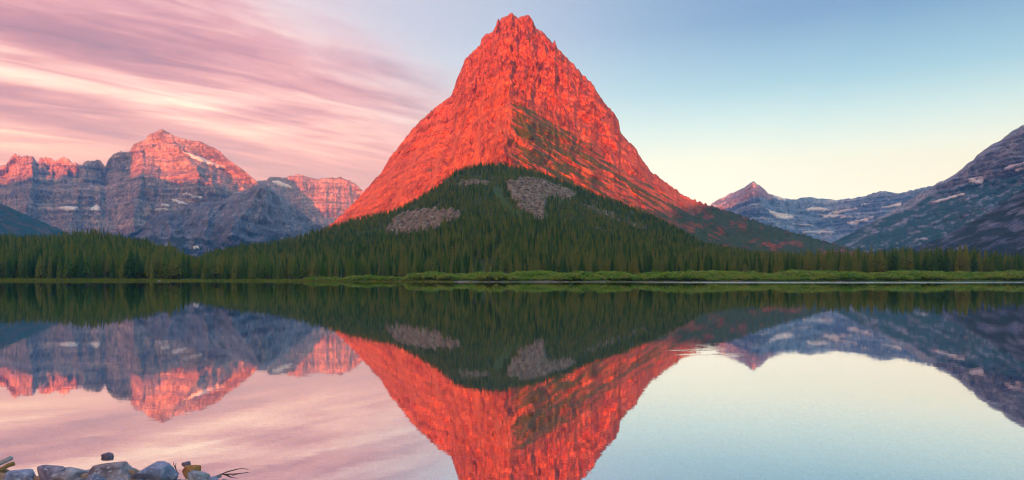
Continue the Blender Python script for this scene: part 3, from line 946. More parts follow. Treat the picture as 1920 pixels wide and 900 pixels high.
def crown_geo(seed, width, bare, whorls, per, droop, shape, irregular):
    r = random.Random(seed)
    V, Fc = [], []
    for k in range(whorls):
        f = (k + r.random() * 0.6) / whorls
        hz = bare + (1 - bare) * f
        prof = (1 - f) ** shape if shape < 2 else math.sin(min(1, (1 - f) * 1.15 + 0.08) * math.pi * 0.62) * (0.35 + 0.65 * (1 - f) ** 0.4)
        L0 = width * prof + 0.008
        n = max(4, int(per * (0.6 + 0.5 * prof)))
        a0 = r.random() * 6.28
        for i in range(n):
            if r.random() < irregular * 0.25:
                continue
            a = a0 + i * 6.283 / n + r.uniform(-0.3, 0.3)
            L = L0 * r.uniform(1 - irregular, 1.12)
            w = L * r.uniform(0.30, 0.46)
            ca, sa = math.cos(a), math.sin(a)
            z0 = hz; z1 = hz - droop * L * 0.35 + 0.006; z2 = hz - droop * L * r.uniform(0.7, 1.15)
            b = len(V)

            def P(d, s, z):
                V.append((ca * d - sa * s, sa * d + ca * s, z))
            P(0.0, 0, z0 + 0.012)
            P(L * 0.5, -w * 0.55, z1 - 0.25 * w); P(L * 0.5, 0, z1 + 0.012); P(L * 0.5, w * 0.55, z1 - 0.25 * w)
            P(L, 0, z2)
            Fc += [(b, b + 1, b + 2), (b, b + 2, b + 3), (b + 1, b + 4, b + 2), (b + 2, b + 4, b + 3)]
    b = len(V)
    V += [(0.006, 0, 0.96), (-0.004, 0.005, 0.96), (-0.003, -0.005, 0.96), (0, 0, 1.012)]
    Fc += [(b, b + 1, b + 3), (b + 1, b + 2, b + 3), (b + 2, b, b + 3)]
    return V, Fc


def trunk_geo(seed, rad=0.013, top=0.97, lean=0.0, stubs=0):
    r = random.Random(seed)
    V, Fc = [], []
    zs = [-0.03, 0.0, 0.25, 0.55, 0.8, top]
    for z in zs:
        rr = rad * (1.25 if z <= 0 else (1 - 0.9 * max(0, z) / top)) + 0.001
        for k in range(6):
            a = k * math.pi / 3
            V.append((math.cos(a) * rr + lean * z * z + 0.004 * math.sin(7 * z + seed), math.sin(a) * rr, z))
    for j in range(len(zs) - 1):
        for k in range(6):
            Fc.append((j * 6 + k, j * 6 + (k + 1) % 6, j * 6 + 6 + (k + 1) % 6, j * 6 + 6 + k))
    for _ in range(stubs):
        z = r.uniform(0.2, 0.9); a = r.random() * 6.28; L = r.uniform(0.03, 0.09) * (1.1 - z)
        b = len(V)
        V += [(0.003, 0, z), (-0.003, 0, z), (0, 0.0, z + 0.008), (math.cos(a) * L, math.sin(a) * L, z - 0.3 * L)]
        Fc += [(b, b + 1, b + 3), (b + 1, b + 2, b + 3), (b + 2, b, b + 3)]
    return V, Fc


KINDS = []   # (crown mesh, trunk mesh, wording)
for sd, wd, br, wh, per, dr, sh, ir, word in [
        (1, 0.155, 0.10, 24, 9, 1.0, 0.85, 0.30, "narrow spruce"), (2, 0.19, 0.06, 24, 9, 0.95, 0.9, 0.30, "broad skirted spruce"),
        (3, 0.150, 0.30, 20, 9, 0.7, 3.0, 0.40, "bare-stemmed pine"), (4, 0.18, 0.20, 20, 9, 0.75, 3.0, 0.45, "ragged pine"),
        (5, 0.120, 0.12, 24, 8, 1.2, 0.75, 0.25, "slim spire-topped fir"), (6, 0.26, 0.08, 20, 12, 0.6, 3.0, 0.35, "bushy round pine")]:
    V, Fc = crown_geo(sd, wd, br, wh, per, dr, sh, ir)
    cm = raw_mesh("crown", V, Fc); cm.materials.append(NEEDLE)
    V2, F2 = trunk_geo(sd, 0.014)
    tm = raw_mesh("trunk", V2, F2, True); tm.materials.append(BARK)
    jm = raw_mesh("conifer", V + V2, Fc + [tuple(i + len(V) for i in f) for f in F2])
    jm.materials.append(NEEDLE); jm.materials.append(BARK)
    mi = np.zeros(len(jm.polygons), np.int32); mi[len(Fc):] = 1
    jm.polygons.foreach_set("material_index", mi)
    KINDS.append((cm, tm, jm, word))

# scatter
R = np.random.default_rng(11)
cand = []
sp = 4.7
gy = np.arange(270, 1040, sp)
for y in gy:
    spx = sp * (0.85 + 0.35 * (y - 270) / 770)
    xs = np.arange(-1.45 * y, 1.6 * y, spx)
    cand.append(np.stack([xs + R.uniform(-0.45, 0.45, len(xs)) * spx, np.full(len(xs), y) + R.uniform(-0.48, 0.48, len(xs)) * sp], 1))
cand = np.concatenate(cand)
cpx = 960 + F * cand[:, 0] / cand[:, 1]
ok = (cpx > -800) & (cpx < 2900)
cand = cand[ok]; cpx = cpx[ok]
cz = ground_z(cpx, cand[:, 1])
cpy = HOR - F * (cz - CAMH) / cand[:, 1]
cs = cand[:, 1] - ips(cpx, SHORE)
edge = ip(cpx, [(-200, 17), (0, 15), (200, 14), (300, 12), (420, 14), (620, 26), (720, 34), (860, 52), (1000, 60), (1300, 66), (1500, 74), (1920, 84), (2200, 88)]) + 5 * fbm(cand[:, 0] / 22, cand[:, 1] / 22, 3)
keep = cs > edge
cd = ip(cpx, CRESTD)
keep &= cand[:, 1] < np.where(cpx < 390, np.where(cpx < -150, 560, 680), np.where(cpx > 1400, np.maximum(cd, 520) , cd + 18))
keep &= R.random(len(cand)) < np.where(cpx > 1500, 1.0, 0.93)
rk = rockmask(cpx, cpy)
keep &= (rk < 0.25) | (R.random(len(cand)) > 0.30 + 0.62 * rk + 0.25 * fbm(cand[:, 0] / 12, cand[:, 1] / 20, 3))
gl_ = np.maximum(poly_sd(cpx, cpy, GULLY), poly_sd(cpx, cpy, MEADOW))
keep &= (gl_ < 0) | (R.random(len(cand)) < 0.08)
# thin out below the tree limit's small clearings
keep &= fbm(cand[:, 0] / 34, cand[:, 1] / 60, 3) > -0.33
cand, cpx, cz, cpy, cs = (a[keep] for a in (cand, cpx, cz, cpy, cs))
h = R.uniform(9.0, 13.5, len(cand))
h *= np.where(cpx < 330, 1.22, 1.0) * ip(cpx, [(-200, 1.0), (300, 1.0), (500, 0.95), (900, 0.92), (1300, 0.95), (1500, 1.12), (1650, 1.28), (1820, 1.42), (1845, 1.2), (1920, 1.15), (2200, 1.1)])
h *= 1 - 0.36 * sstep(cand[:, 1], 380, 640) * sstep(cpx, 380, 520)
h *= np.where((R.random(len(cand)) < 0.05) & (cpx < 1400), 1.25, 1.0)
var = R.choice(6, len(cand), p=[0.27, 0.17, 0.20, 0.16, 0.18, 0.02])
var = np.where((cpx > 1450) & (R.random(len(cand)) < 0.5), R.choice([1, 1, 3, 0], len(cand)), var)
rot = R.uniform(0, 6.283, len(cand))

# the nearest trunk in every narrow slice of the shore becomes a tree of its own
slices = {}
for i in np.argsort(cand[:, 1] - ips(cpx, SHORE)):
    if -10 < cpx[i] < 1930:
        k = int(cpx[i] / 6.6)
        slices.setdefault(k, i)
singles = sorted(slices.values(), key=lambda i: cpx[i])[:296]
SECT = [(70, "by the left frame edge"), (140, "below the teal slope's foot"), (200, "below the wooded knoll's top"), (260, "right of the pale dead trunk"),
        (330, "where the sedge strip ends"), (400, "below the dip between knoll and spur"), (480, "below the blue buttress's left half"), (560, "below the blue buttress's peak"),
        (640, "below the red mountain's left foot"), (720, "left of the willow thicket"), (800, "below the lower brown cliff"), (880, "below the upper left ledge"),
        (960, "straight below the red summit"), (1040, "below the largest brown cliff"), (1120, "just right of the largest brown cliff"), (1200, "below the thin slanting ledge"),
        (1290, "below the spur's right shoulder"), (1390, "left of the rounded pale green pine"), (1480, "right of the rounded pale green pine"), (1570, "below the cirque's snowfields"),
        (1660, "below the cirque's right end"), (1740, "by the low rounded yellow-green pine"), (1820, "in the tree wall's tallest part"), (1880, "right of the tree wall's tallest part"),
        (5000, "by the right frame edge")]


def empty(name, loc):
    e = bpy.data.objects.new(name, None)
    e.empty_display_size = 0.5
    COL.objects.link(e)
    e.location = loc
    return e


def add_tree(i, label=None, group=None, name="conifer_tree", kind=None):
    cm, tm, jm, word = KINDS[var[i] if kind is None else kind]
    e = empty(name, (cand[i, 0], cand[i, 1], cz[i] - 0.05))
    e.rotation_euler = (R.uniform(-.02, .02), R.uniform(-.02, .02), rot[i])
    wv = R.uniform(0.92, 1.15)
    e.scale = (h[i] * wv, h[i] * wv, h[i])
    c = bpy.data.objects.new("crown", cm); COL.objects.link(c); c.parent = e
    c = bpy.data.objects.new("trunk", tm); COL.objects.link(c); c.parent = e
    if label is None:
        for lim, where in SECT:
            if cpx[i] < lim:
                size_w = "tall" if h[i] > 13.4 else ("short" if h[i] < 10.6 else "mid-sized")
                label, group = f"{size_w} {word} in the shore's front row {where}", "front row conifers along the far shore"
                break
    tag(e, label, "tree", group)
    return e


for i in singles:
    add_tree(i)

sset = set(singles)
rest = np.array([i for i in range(len(cand)) if i not in sset])


def scatter_object(name, label, protos, P, S, ROT, VAR):
    me = bpy.data.meshes.new(name)
    me.vertices.add(len(P))
    me.vertices.foreach_set("co", P.astype(np.float32).reshape(-1))
    a = me.attributes.new("size", "FLOAT_VECTOR", "POINT"); a.data.foreach_set("vector", S.astype(np.float32).reshape(-1))
    a = me.attributes.new("turn", "FLOAT_VECTOR", "POINT"); a.data.foreach_set("vector", ROT.astype(np.float32).reshape(-1))
    a = me.attributes.new("pick", "INT", "POINT"); a.data.foreach_set("value", VAR.astype(np.int32))
    o = link(name, me)
    col = bpy.data.collections.new(name + "_kinds")
    for k, pm in enumerate(protos):
        col.objects.link(bpy.data.objects.new(f"{name}_kind_{k}", pm))
    ng = bpy.data.node_groups.new(name, "GeometryNodeTree")
    ng.interface.new_socket("Geometry", in_out="INPUT", socket_type="NodeSocketGeometry")
    ng.interface.new_socket("Geometry", in_out="OUTPUT", socket_type="NodeSocketGeometry")
    gi = N(ng, "NodeGroupInput"); go = N(ng, "NodeGroupOutput")
    ci = N(ng, "GeometryNodeCollectionInfo")
    ci.inputs[0].default_value = col
    ci.inputs["Separate Children"].default_value = True
    ci.inputs["Reset Children"].default_value = True
    ins = N(ng, "GeometryNodeInstanceOnPoints")
    ins.inputs["Pick Instance"].default_value = True

    def na(nm, ty):
        n = N(ng, "GeometryNodeInputNamedAttribute", data_type=ty)
        n.inputs[0].default_value = nm
        return n.outputs[0]
    ng.links.new(gi.outputs[0], ins.inputs["Points"])
    ng.links.new(ci.outputs[0], ins.inputs["Instance"])
    ng.links.new(na("pick", "INT"), ins.inputs["Instance Index"])
    e2r = N(ng, "FunctionNodeEulerToRotation")
    ng.links.new(na("turn", "FLOAT_VECTOR"), e2r.inputs[0])
    ng.links.new(e2r.outputs[0], ins.inputs["Rotation"])
    ng.links.new(na("size", "FLOAT_VECTOR"), ins.inputs["Scale"])
    ng.links.new(ins.outputs[0], go.inputs[0])
    md = o.modifiers.new("scatter", "NODES")
    md.node_group = ng
    tag(o, label, kind="stuff")
    return o


wv = R.uniform(0.9, 1.15, len(rest))
scatter_object("conifer_forest", "dense conifer forest covering the spur and the far shore", [k[2] for k in KINDS],
               np.stack([cand[rest, 0], cand[rest, 1], cz[rest] - 0.05], 1), np.stack([h[rest] * wv, h[rest] * wv, h[rest]], 1),
               np.stack([np.zeros(len(rest)), np.zeros(len(rest)), rot[rest]], 1), var[rest])

# a few standing dead trunks and lone trees one can point to
dead_m = raw_mesh("trunk", *trunk_geo(31, 0.014, 1.0, 0.02, 14), True); dead_m.materials.append(DEAD)
for px, s, hh, lab in [(197, 12, 7.5, "pale dead trunk standing upright at the sedge strip's edge"),
                       (640, 22, 7.0, "pale grey dead trunk at the forest edge left of the willows"),
                       (843, 30, 5.0, "leaning pale dead snag above the brightest willow clump")]:
    y = float(ips(np.array([px]), SHORE)[0]) + s - 3
    e = empty("dead_tree", ((px - 960) / F * y, y, float(ground_z(np.array([px]), np.array([y]))[0])))
    e.scale = (hh, hh, hh)
    if px == 843:
        e.rotation_euler = (0, math.radians(48), 0)
    c = link("trunk", dead_m, parent=e)
    tag(e, lab, "dead tree")
for px, s, hh, k, lab in [(1397, 56, 8.0, 5, "rounded pale green pine standing out before the dark conifers"), (1720, 74, 8.5, 5, "low rounded yellow-green pine before the tall dark trees"),
                          (1455, 60, 7.0, 5, "small bushy pine right of the rounded pale green pine")]:
    y = float(ips(np.array([px]), SHORE)[0]) + s
    e = empty("conifer_tree", ((px - 960) / F * y, y, float(ground_z(np.array([px]), np.array([y]))[0])))
    e.scale = (hh * 1.25, hh * 1.25, hh)
    link("crown", KINDS[k][0], parent=e); link("trunk", KINDS[k][1], parent=e)
    tag(e, lab, "tree")

# ------------------------------------------------------------------ willow thicket and sedge
def shrub_geo(seed):
    r = random.Random(seed)
    V, Fc = [], []
    lobes = [(r.uniform(-.55, .55), r.uniform(-.55, .55), r.uniform(0.25, 0.62), r.uniform(0.28, 0.5)) for _ in range(7)]
    for (lx, ly, lz, lr) in lobes:
        for _ in range(34):
            th = r.uniform(0, 6.283); ph = math.acos(r.uniform(-0.35, 1))
            rr = lr * r.uniform(0.75, 1.1)
            c = Vector((lx + rr * math.sin(ph) * math.cos(th), ly + rr * math.sin(ph) * math.sin(th), max(0.02, lz + rr * 0.8 * math.cos(ph))))
            n = Vector((math.sin(ph) * math.cos(th), math.sin(ph) * math.sin(th), math.cos(ph) + 0.4)).normalized()
            a = n.orthogonal().normalized(); a.rotate(Matrix.Rotation(r.uniform(0, 6.28), 3, n))
            bb_ = n.cross(a)
            s = r.uniform(0.09, 0.17)
            k = len(V)
            V += [tuple(c - a * s), tuple(c + bb_ * s * 0.5 + n * 0.02), tuple(c + a * s), tuple(c - bb_ * s * 0.5 + n * 0.02)]
            Fc.append((k, k + 1, k + 2, k + 3))
    return V, Fc


SHR = []
for sd in range(5):
    me = raw_mesh("willow_shrub", *shrub_geo(sd)); me.materials.append(LEAF)
    SHR.append(me)
sc_ = []
for y in np.arange(262, 372, 2.0):
    xs = np.arange(-0.25 * y * 1.3, 1.15 * y, 2.1)
    sc_.append(np.stack([xs + R.uniform(-.9, .9, len(xs)), np.full(len(xs), y) + R.uniform(-.9, .9, len(xs))], 1))
sc_ = np.concatenate(sc_)
spx = 960 + F * sc_[:, 0] / sc_[:, 1]
ss = sc_[:, 1] - ips(spx, SHORE)
s0 = ip(spx, [(560, 3), (720, 3), (860, 5), (1300, 5), (1900, 6)])
s1 = ip(spx, [(560, 9), (640, 12), (720, 30), (860, 50), (1000, 58), (1300, 66), (1500, 76), (1920, 88), (2200, 90)])
kp = (ss > s0) & (ss < s1) & (spx > 590 - 60 * R.random(len(spx))) & (fbm(sc_[:, 0] / 13, sc_[:, 1] / 13, 3) > -0.30)
sc_, spx, ss = sc_[kp], spx[kp], ss[kp]
sz = ground_z(spx, sc_[:, 1])
shh = R.uniform(1.8, 3.3, len(sc_)) * (0.5 + 0.9 * sstep(fbm(sc_[:, 0] / 20, sc_[:, 1] / 25, 3), -0.3, 0.4)) * ip(spx, [(600, 0.55), (700, 0.7), (800, 1.0), (2000, 1.0)])
sl = {}
for i in np.argsort(ss):
    if 600 < spx[i] < 1925:
        sl.setdefault(int(spx[i] / 9.5), i)
ssing = sorted(sl.values(), key=lambda i: spx[i])
SSEC = [(680, "at the thicket's thin left end"), (760, "below the lower brown cliff's left edge"), (840, "before the leaning dead snag"), (920, "behind the stranded log"), (1000, "straight below the red summit"),
        (1100, "below the largest brown cliff"), (1200, "below the thin slanting ledge"), (1300, "below the spur's right shoulder"), (1400, "left of the rounded pale green pine"),
        (1500, "right of the rounded pale green pine"), (1620, "below the blue cirque"), (1740, "by the low rounded yellow-green pine"), (1840, "before the tree wall's tallest part"), (5000, "by the right frame edge")]
for i in ssing:
    o = link("willow_shrub", SHR[R.integers(5)])
    o.location = (sc_[i, 0], sc_[i, 1], sz[i] - 0.1)
    w = shh[i] * R.uniform(0.85, 1.2)
    o.scale = (w, w, shh[i] * 0.95)
    o.rotation_euler = (0, 0, R.uniform(0, 6.28))
    size_w = "tall" if shh[i] > 2.7 else ("low" if shh[i] < 1.8 else "mid-sized")
    shape_w = "broad" if w > 1.05 * shh[i] else ("narrow" if w < 0.95 * shh[i] else "rounded")
    for lim, where in SSEC:
        if spx[i] < lim:
            tag(o, f"{size_w} {shape_w} green willow at the thicket's front {where}", "shrub", "willows along the thicket's front")
            break
st_ = set(ssing)
rs = np.array([i for i in range(len(sc_)) if i not in st_])
w = shh[rs] * R.uniform(0.85, 1.25, len(rs))
scatter_object("willow_shrubbery", "bright green willow thicket between beach and forest", SHR, np.stack([sc_[rs, 0], sc_[rs, 1], sz[rs] - 0.1], 1),
               np.stack([w, w, shh[rs]], 1), np.stack([0 * w, 0 * w, R.uniform(0, 6.28, len(rs))], 1), R.integers(0, 5, len(rs)))


def tuft_geo(seed):
    r = random.Random(seed)
    V, Fc = [], []
    for _ in range(26):
        x, y = r.uniform(-.6, .6), r.uniform(-.6, .6); a = r.random() * 6.28; b_ = r.uniform(0.0, 0.35)
        hh = r.uniform(0.6, 1.0); w = 0.035
        k = len(V)
        V += [(x - w * math.cos(a), y - w * math.sin(a), 0), (x + w * math.cos(a), y + w * math.sin(a), 0), (x + b_ * math.sin(a), y - b_ * math.cos(a), hh)]
        Fc.append((k, k + 1, k + 2))
    return V, Fc


TUF = []
for sd in range(3):
    me = raw_mesh("sedge", *tuft_geo(sd)); me.materials.append(GRASS)
    TUF.append(me)
gp_ = []
for y in np.arange(262, 352, 0.9):
    xs = np.arange(-1.35 * y, 1.15 * y, 1.1)
    gp_.append(np.stack([xs + R.uniform(-.5, .5, len(xs)), np.full(len(xs), y) + R.uniform(-.4, .4, len(xs))], 1))
gp_ = np.concatenate(gp_)
gx = 960 + F * gp_[:, 0] / gp_[:, 1]
gs = gp_[:, 1] - ips(gx, SHORE)
wd = ip(gx, [(-300, 14), (0, 14), (160, 12), (300, 8), (330, 3), (380, 5), (430, 6), (620, 8), (700, 6), (860, 1.2), (2200, 1.2)])
kp = (gs > -2.0) & (gs < wd) & (fbm(gp_[:, 0] / 9, gp_[:, 1] / 6, 2) > -0.4)
kp &= ~((gx > 850) & (R.random(len(gx)) < 0.7))
gp_, gx = gp_[kp], gx[kp]
gz = np.maximum(ground_z(gx, gp_[:, 1]), -0.15)
hs = R.uniform(0.5, 1.0, len(gp_))
scatter_object("sedge_grass", "strip of yellow-green sedge along the far waterline", TUF, np.stack([gp_[:, 0], gp_[:, 1], gz], 1), np.stack([hs, hs, hs], 1),
               np.stack([0 * hs, 0 * hs, R.uniform(0, 6.28, len(hs))], 1), R.integers(0, 3, len(hs)))

# ------------------------------------------------------------------ stones at the viewer's feet
def stone_mat(name, dark, mid, light, lichen=None, layers=0.0):
    m, t, b = new_mat(name)
    v = objcoord(t, 1, 1, 1)
    n = NOISE(t, v, 3.2, 8, 0.68, 0.6)
    c = RAMP(t, n, [(0.32, dark), (0.5, mid), (0.66, light)])
    if layers:
        s = NOISE(t, objcoord(t, 1.0, 1.0, 11.0), 1.0, 4, 0.6, 0.5)
        c = MIX(t, layers, c, MIX(t, 1.0, c, RAMP(t, s, [(0.4, (0.45, 0.42, 0.42)), (0.55, (1.1, 1.05, 1.0))]), "MULTIPLY"))
    sp_ = NOISE(t, v, 14.0, 3, 0.6)
    c = MIX(t, M(t, "MULTIPLY", SMOOTH(t, sp_, 0.58, 0.66), 0.6), c, tuple(min(0.8, x * 1.5) for x in light))
    if lichen:
        l = NOISE(t, v, 2.2, 5, 0.6)
        c = MIX(t, SMOOTH(t, l, 0.52, 0.64), c, lichen)
    t.links.new(c, b.inputs["Base Color"])
    b.inputs["Roughness"].default_value = 0.75
    b.inputs["Specular IOR Level"].default_value = 0.35
    bp = N(t, "ShaderNodeBump")
    bp.inputs["Distance"].default_value = 0.05
    t.links.new(n, bp.inputs["Height"])
    t.links.new(bp.outputs[0], b.inputs["Normal"])
    return m


def stone_mesh(name, seed, flat=1.0, block=0.0):
    bm = bmesh.new()
    bmesh.ops.create_icosphere(bm, subdivisions=4, radius=1.0)
    off = Vector((seed * 7.13, seed * 3.7, seed * 1.9))
    r = random.Random(seed)
    planes = [(Vector((r.gauss(0, 1), r.gauss(0, 1), r.gauss(0, 0.8))).normalized(), r.uniform(0.50, 0.80)) for _ in range(10)] + [(Vector((r.gauss(0, .15), r.gauss(0, .15), 1)).normalized(), r.uniform(0.45, 0.65))]
    for v in bm.verts:
        p = v.co.normalized()
        k = 1 + 0.28 * mnoise.noise(p * 1.3 + off) + 0.10 * mnoise.noise(p * 3.1 + off) + 0.035 * mnoise.noise(p * 8 + off) + 0.015 * mnoise.noise(p * 17 + off)
        q = p * k
        for n, d in planes:
            e = q.dot(n) - d
            if e > 0:
                q -= n * e * (0.90 + 0.1 * block)
        v.co = q
    for f in bm.faces:
        f.smooth = True
    me = bpy.data.meshes.new(name)
    bm.to_mesh(me); bm.free()
    return me


def water_y(py):
    return CAMH * F / (py - HOR)


SM_BLUE = stone_mat("blue_grey_stone", (0.149, 0.180, 0.252), (0.327, 0.392, 0.520), (0.594, 0.658, 0.750))
SM_PURP = stone_mat("purple_stone", (0.133, 0.110, 0.150), (0.342, 0.290, 0.360), (0.624, 0.564, 0.636))
SM_SPECK = stone_mat("speckled_stone", (0.208, 0.188, 0.201), (0.491, 0.455, 0.469), (0.750, 0.750, 0.750))
SM_GREEN = stone_mat("green_grey_stone", (0.149, 0.188, 0.201), (0.356, 0.423, 0.453), (0.594, 0.658, 0.670))
SM_LAYER = stone_mat("layered_stone", (0.194, 0.173, 0.185), (0.446, 0.399, 0.419), (0.713, 0.689, 0.703), layers=0.9)
SM_RUST = stone_mat("rusty_stone", (0.216, 0.095, 0.034), (0.567, 0.270, 0.081), (0.720, 0.486, 0.216))
SM_DARK = stone_mat("dark_wet_stone", (0.068, 0.061, 0.081), (0.176, 0.155, 0.203), (0.405, 0.365, 0.432))
SM_TAN = stone_mat("tan_stone", (0.297, 0.176, 0.108), (0.513, 0.338, 0.230), (0.675, 0.513, 0.405))

# pixel box (left, right, top, bottom row at its foot), seed, material, turn, label
STONES = [
    (2, 72, 880, 912, 3, SM_BLUE, 10, "flat blue-grey stone below the two driftwood sticks", 0.3),
    (70, 124, 872, 906, 5, SM_PURP, 70, "purple-grey stone behind the pale speckled one", 0.2),
    (94, 156, 877, 918, 8, SM_SPECK, 25, "pale speckled boulder in front of the purple-grey stone", 0.1),
    (170, 252, 868, 905, 12, SM_LAYER, -10, "long layered brown-grey rock under the small stone in the water", 0.5),
    (164, 221, 881, 920, 14, SM_GREEN, 40, "oval green-grey stone in front of the layered rock", 0.0),
    (222, 250, 893, 918, 17, SM_BLUE, 15, "small blue-grey stone between the oval one and the big block", 0.0),
    (254, 330, 868, 914, 21, SM_BLUE, 5, "big blue-grey block with a flat sloping top", 0.9),
    (190, 213, 849, 858, 23, SM_DARK, 0, "small dark stone alone in the water", 0.2),
    (337, 373, 872, 888, 27, SM_RUST, -15, "rusty orange stone right of the big block", 0.4),
    (350, 396, 883, 905, 31, SM_GREEN, 10, "grey-green flat stone in front of the rusty one", 0.6),
    (388, 412, 893, 912, 35, SM_BLUE, 60, "small blue stone at the twig's foot", 0.2),
    (336, 360, 866, 873, 38, SM_DARK, 5, "thin dark slab just breaking the water behind the rusty stone", 0.3),
    (152, 176, 881, 892, 41, SM_GREEN, 0, "small dark green stone wedged left of the layered rock", 0.2),
    (150, 172, 888, 905, 44, SM_TAN, 30, "small tan stone between the speckled boulder and the oval stone", 0.2),
    (236, 262, 879, 900, 47, SM_TAN, 30, "brown stone wedged against the left side of the big block", 0.4),
    (-20, 14, 886, 915, 51, SM_TAN, 30, "brown stone at the left frame edge under the sticks", 0.2),
    (-70, -8, 874, 915, 53, SM_SPECK, 30, "speckled stone just outside the left frame edge", 0.2),
    (120, 150, 893, 920, 55, SM_DARK, 20, "dark stone tucked under the pale speckled boulder", 0.2),
    (60, 84, 892, 915, 57, SM_TAN, 20, "tan stone between the flat blue-grey and the purple stone", 0.2),
]
for (x0, x1, yt, yb, sd, mt, turn, lab, block) in STONES:
    me = stone_mesh("stone", sd, 1.0, block)
    co = np.array([v.co for v in me.vertices])
    c, s = math.cos(math.radians(turn)), math.sin(math.radians(turn))
    co = co @ np.array([[c, s, 0], [-s, c, 0], [0, 0, 1]])
    ext = co.max(0) - co.min(0); cen = (co.max(0) + co.min(0)) / 2
    co = (co - cen) / ext                       # unit box
    D = water_y(min(yb, 905) - 0.0)
    wdt = (x1 - x0) / F * D
    hgt = max(0.12, (min(yb, 905) - yt) / F * D * 1.02 + 0.10)
    dep = wdt * 0.72
    if yb - yt < 10:
        hgt = 0.20
    top = CAMH - (yt - HOR) / F * (D + dep * 0.35)
    co = co * np.array([wdt, dep, hgt])
    X = ((x0 + x1) / 2 - 960) / F * (D + dep * 0.2)
    Yc = D + dep * 0.30
    Zc = top - hgt / 2
    for v, q in zip(me.vertices, co):
        v.co = q
    me.update()
    o = link("stone", me, [mt])
    o.location = (X, Yc, Zc)
    tag(o, lab, "stone")

# submerged cobbles and bank pebbles nobody could count
PEB = []
for k, mt in enumerate([SM_SPECK, SM_PURP, SM_GREEN, SM_TAN, SM_BLUE, SM_LAYER]):
    bm = bmesh.new(); bmesh.ops.create_icosphere(bm, subdivisions=2, radius=1.0)
    for v in bm.verts:
        p_ = v.co.normalized()
        v.co = p_ * (1 + 0.3 * mnoise.noise(p_ * 1.4 + Vector((k * 5.1, 2, 1))))
        v.co.z *= 0.55
    for f in bm.faces: f.smooth = True
    me = bpy.data.meshes.new("cobble"); bm.to_mesh(me); bm.free(); me.materials.append(mt)
    PEB.append(me)
n = 9000
PXp = R.uniform(-8.5, 9.5, n); PYp = 5.5 + 15 * R.random(n) ** 1.3
sp_ = PYp - np.interp(PXp, [(a - 960) / F * b for a, b in BANK], [b for a, b in BANK])
rad = R.uniform(0.03, 0.10, n) * np.where(R.random(n) < 0.12, 1.9, 1.0)
pz = bed_z(PXp, PYp) + rad * 0.1
kp = (pz + rad * 0.6 < -0.015) | (sp_ < 0.0) | ((sp_ < 0.45) & (PXp < -3.4) & (R.random(n) < 0.35))
PXp, PYp, rad, pz = PXp[kp], PYp[kp], rad[kp], pz[kp]
scatter_object("cobble_gravel", "cobbles lying on the shallow lake bed by the bank", PEB, np.stack([PXp, PYp, pz], 1), np.stack([rad, rad * R.uniform(.7, 1, len(rad)), rad], 1),
               np.stack([R.uniform(-.2, .2, len(rad)), R.uniform(-.2, .2, len(rad)), R.uniform(0, 6.28, len(rad))], 1), R.integers(0, 6, len(rad)))


# driftwood and twigs
def tube(name, pts, radii, mat, sides=8, seed=0):
    V, Fc = [], []
    r = random.Random(seed)
    P = [Vector(p) for p in pts]
    for i, p in enumerate(P):
        d = (P[min(i + 1, len(P) - 1)] - P[max(i - 1, 0)]).normalized()
        a = d.orthogonal().normalized(); b_ = d.cross(a)
        for k in range(sides):
            an = k * 2 * math.pi / sides
            rr = radii[i] * r.uniform(0.9, 1.1)
            V.append(tuple(p + (a * math.cos(an) + b_ * math.sin(an)) * rr))
    for i in range(len(P) - 1):
        for k in range(sides):
            Fc.append((i * sides + k, i * sides + (k + 1) % sides, (i + 1) * sides + (k + 1) % sides, (i + 1) * sides + k))
    Fc.append(tuple(range(sides))[::-1]); Fc.append(tuple((len(P) - 1) * sides + k for k in range(sides)))
    return link(name, raw_mesh(name, V, Fc, True), [mat])


def wood_mat(name, c1, c2):
    m, t, b = new_mat(name)
    n = NOISE(t, objcoord(t, 9, 9, 30), 1.0, 5, 0.6, 0.5)
    t.links.new(RAMP(t, n, [(0.3, c1), (0.65, c2)]), b.inputs["Base Color"])
    bp = N(t, "ShaderNodeBump"); bp.inputs["Distance"].default_value = 0.01
    t.links.new(n, bp.inputs["Height"]); t.links.new(bp.outputs[0], b.inputs["Normal"])
    return m


W_PALE = wood_mat("bleached_driftwood", (0.30, 0.27, 0.24), (0.66, 0.62, 0.57))
W_GOLD = wood_mat("golden_driftwood", (0.26, 0.15, 0.05), (0.55, 0.36, 0.13))
W_TWIG = wood_mat("twig_bark", (0.07, 0.05, 0.045), (0.17, 0.12, 0.10))


def at(px, py, y):
    return ((px - 960) / F * y, y, CAMH - (py - HOR) / F * y)


def stick(name, a, b, r0, r1, mat, label, cat, n=9, sag=0.0, seed=1):
    A, B = Vector(a), Vector(b)
    r = random.Random(seed)
    pts = []
    for i in range(n):
        f = i / (n - 1)
        p_ = A.lerp(B, f) + Vector((r.uniform(-1, 1), r.uniform(-1, 1), r.uniform(-1, 1))) * r0 * 0.25
        p_.z += sag * math.sin(f * math.pi)
        pts.append(p_)
    o = tube(name, pts, [r0 + (r1 - r0) * i / (n - 1) for i in range(n)], mat, 9, seed)
    return tag(o, label, cat)


stick("driftwood_stick", at(-60, 894, 8.62), at(23, 859, 8.78), 0.036, 0.030, W_PALE, "bleached grey driftwood stick, upper of the two at left", "driftwood", seed=3)
stick("driftwood_stick", at(-60, 905, 8.45), at(26, 869, 8.62), 0.034, 0.026, W_GOLD, "golden driftwood stick, lower of the two at left", "driftwood", seed=4)


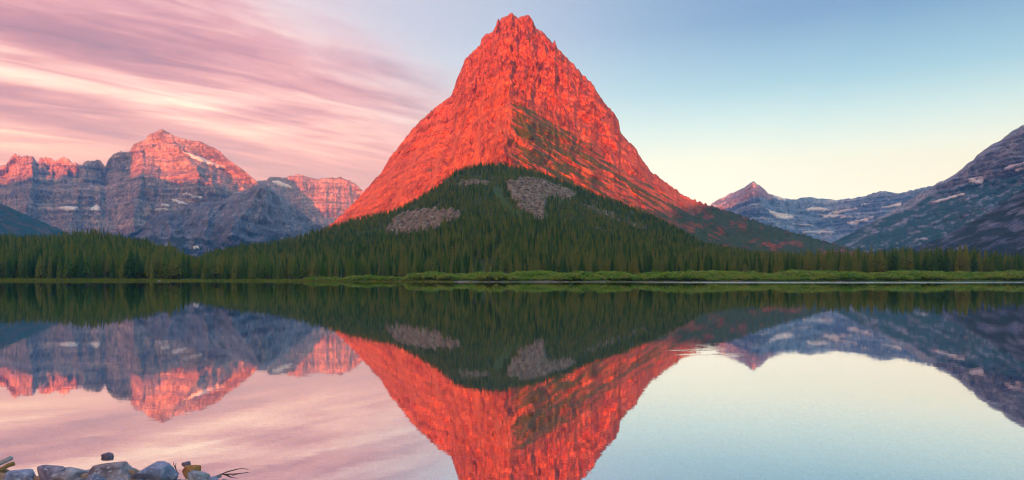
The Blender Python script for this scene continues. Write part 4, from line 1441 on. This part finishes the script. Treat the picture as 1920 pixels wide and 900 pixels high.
def twig(pts, r, label, fork=None):
    P = [at(*p_) for p_ in pts]
    n = len(P)
    e = tube("twig", P, [r * (1 - 0.7 * i / (n - 1)) for i in range(n)], W_TWIG, 6, 5)
    if fork:
        Q = [at(*p_) for p_ in fork]
        c = tube("side_shoot", Q, [r * 0.55 * (1 - 0.6 * i / (len(Q) - 1)) for i in range(len(Q))], W_TWIG, 5, 6)
        c.parent = e
    tag(e, label, "twig")


twig([(398, 900, 8.3), (410, 891, 8.38), (425, 885, 8.45), (440, 881, 8.5), (452, 878, 8.55), (466, 880, 8.55)], 0.012, "thin arched twig reaching over the water right of the stones", [(418, 888, 8.42), (432, 893, 8.3), (446, 889, 8.32)])
twig([(352, 903, 8.25), (343, 895, 8.35), (333, 887, 8.45), (329, 878, 8.52), (330, 868, 8.6)], 0.012, "bent reddish twig between the big block and the rusty stone", [(330, 879, 8.5), (326, 872, 8.6), (325, 866, 8.65)])
# pale logs stranded on the far shore
for px, dx_, lab in [(303, 4.0, "pale log stranded where the sedge strip ends"), (870, 5.0, "pale log lying on the beach below the willows")]:
    y = float(ips(np.array([px]), SHORE)[0]) + 1.0
    X = (px - 960) / F * y
    stick("driftwood_log", (X - dx_ / 2, y, 0.22), (X + dx_ / 2, y + 0.8, 0.30), 0.20, 0.13, W_PALE, lab, "log", seed=9)

# ------------------------------------------------------------------ the air over the valley
m_air = bpy.data.materials.new("valley_air")
m_air.use_nodes = True
_t = m_air.node_tree
_t.nodes.clear()
_pv = N(_t, "ShaderNodeVolumePrincipled")
_pv.inputs["Color"].default_value = (0.11, 0.42, 1.0, 1)
_pv.inputs["Density"].default_value = 1.0e-4
_pv.inputs["Absorption Color"].default_value = (1, 1, 1, 1)
_pv.inputs["Anisotropy"].default_value = 0.0
_o = N(_t, "ShaderNodeOutputMaterial")
_t.links.new(_pv.outputs[0], _o.inputs["Volume"])
_b = [(x, y, z) for z in (-6, 2100) for y in (-8600, 11800) for x in (-16600, 16600)]
hz = link("haze", raw_mesh("haze", _b, [(0, 2, 3, 1), (4, 5, 7, 6), (0, 1, 5, 4), (2, 6, 7, 3), (0, 4, 6, 2), (1, 3, 7, 5)]), [m_air])
tag(hz, "thin blue morning haze filling the valley", kind="stuff")
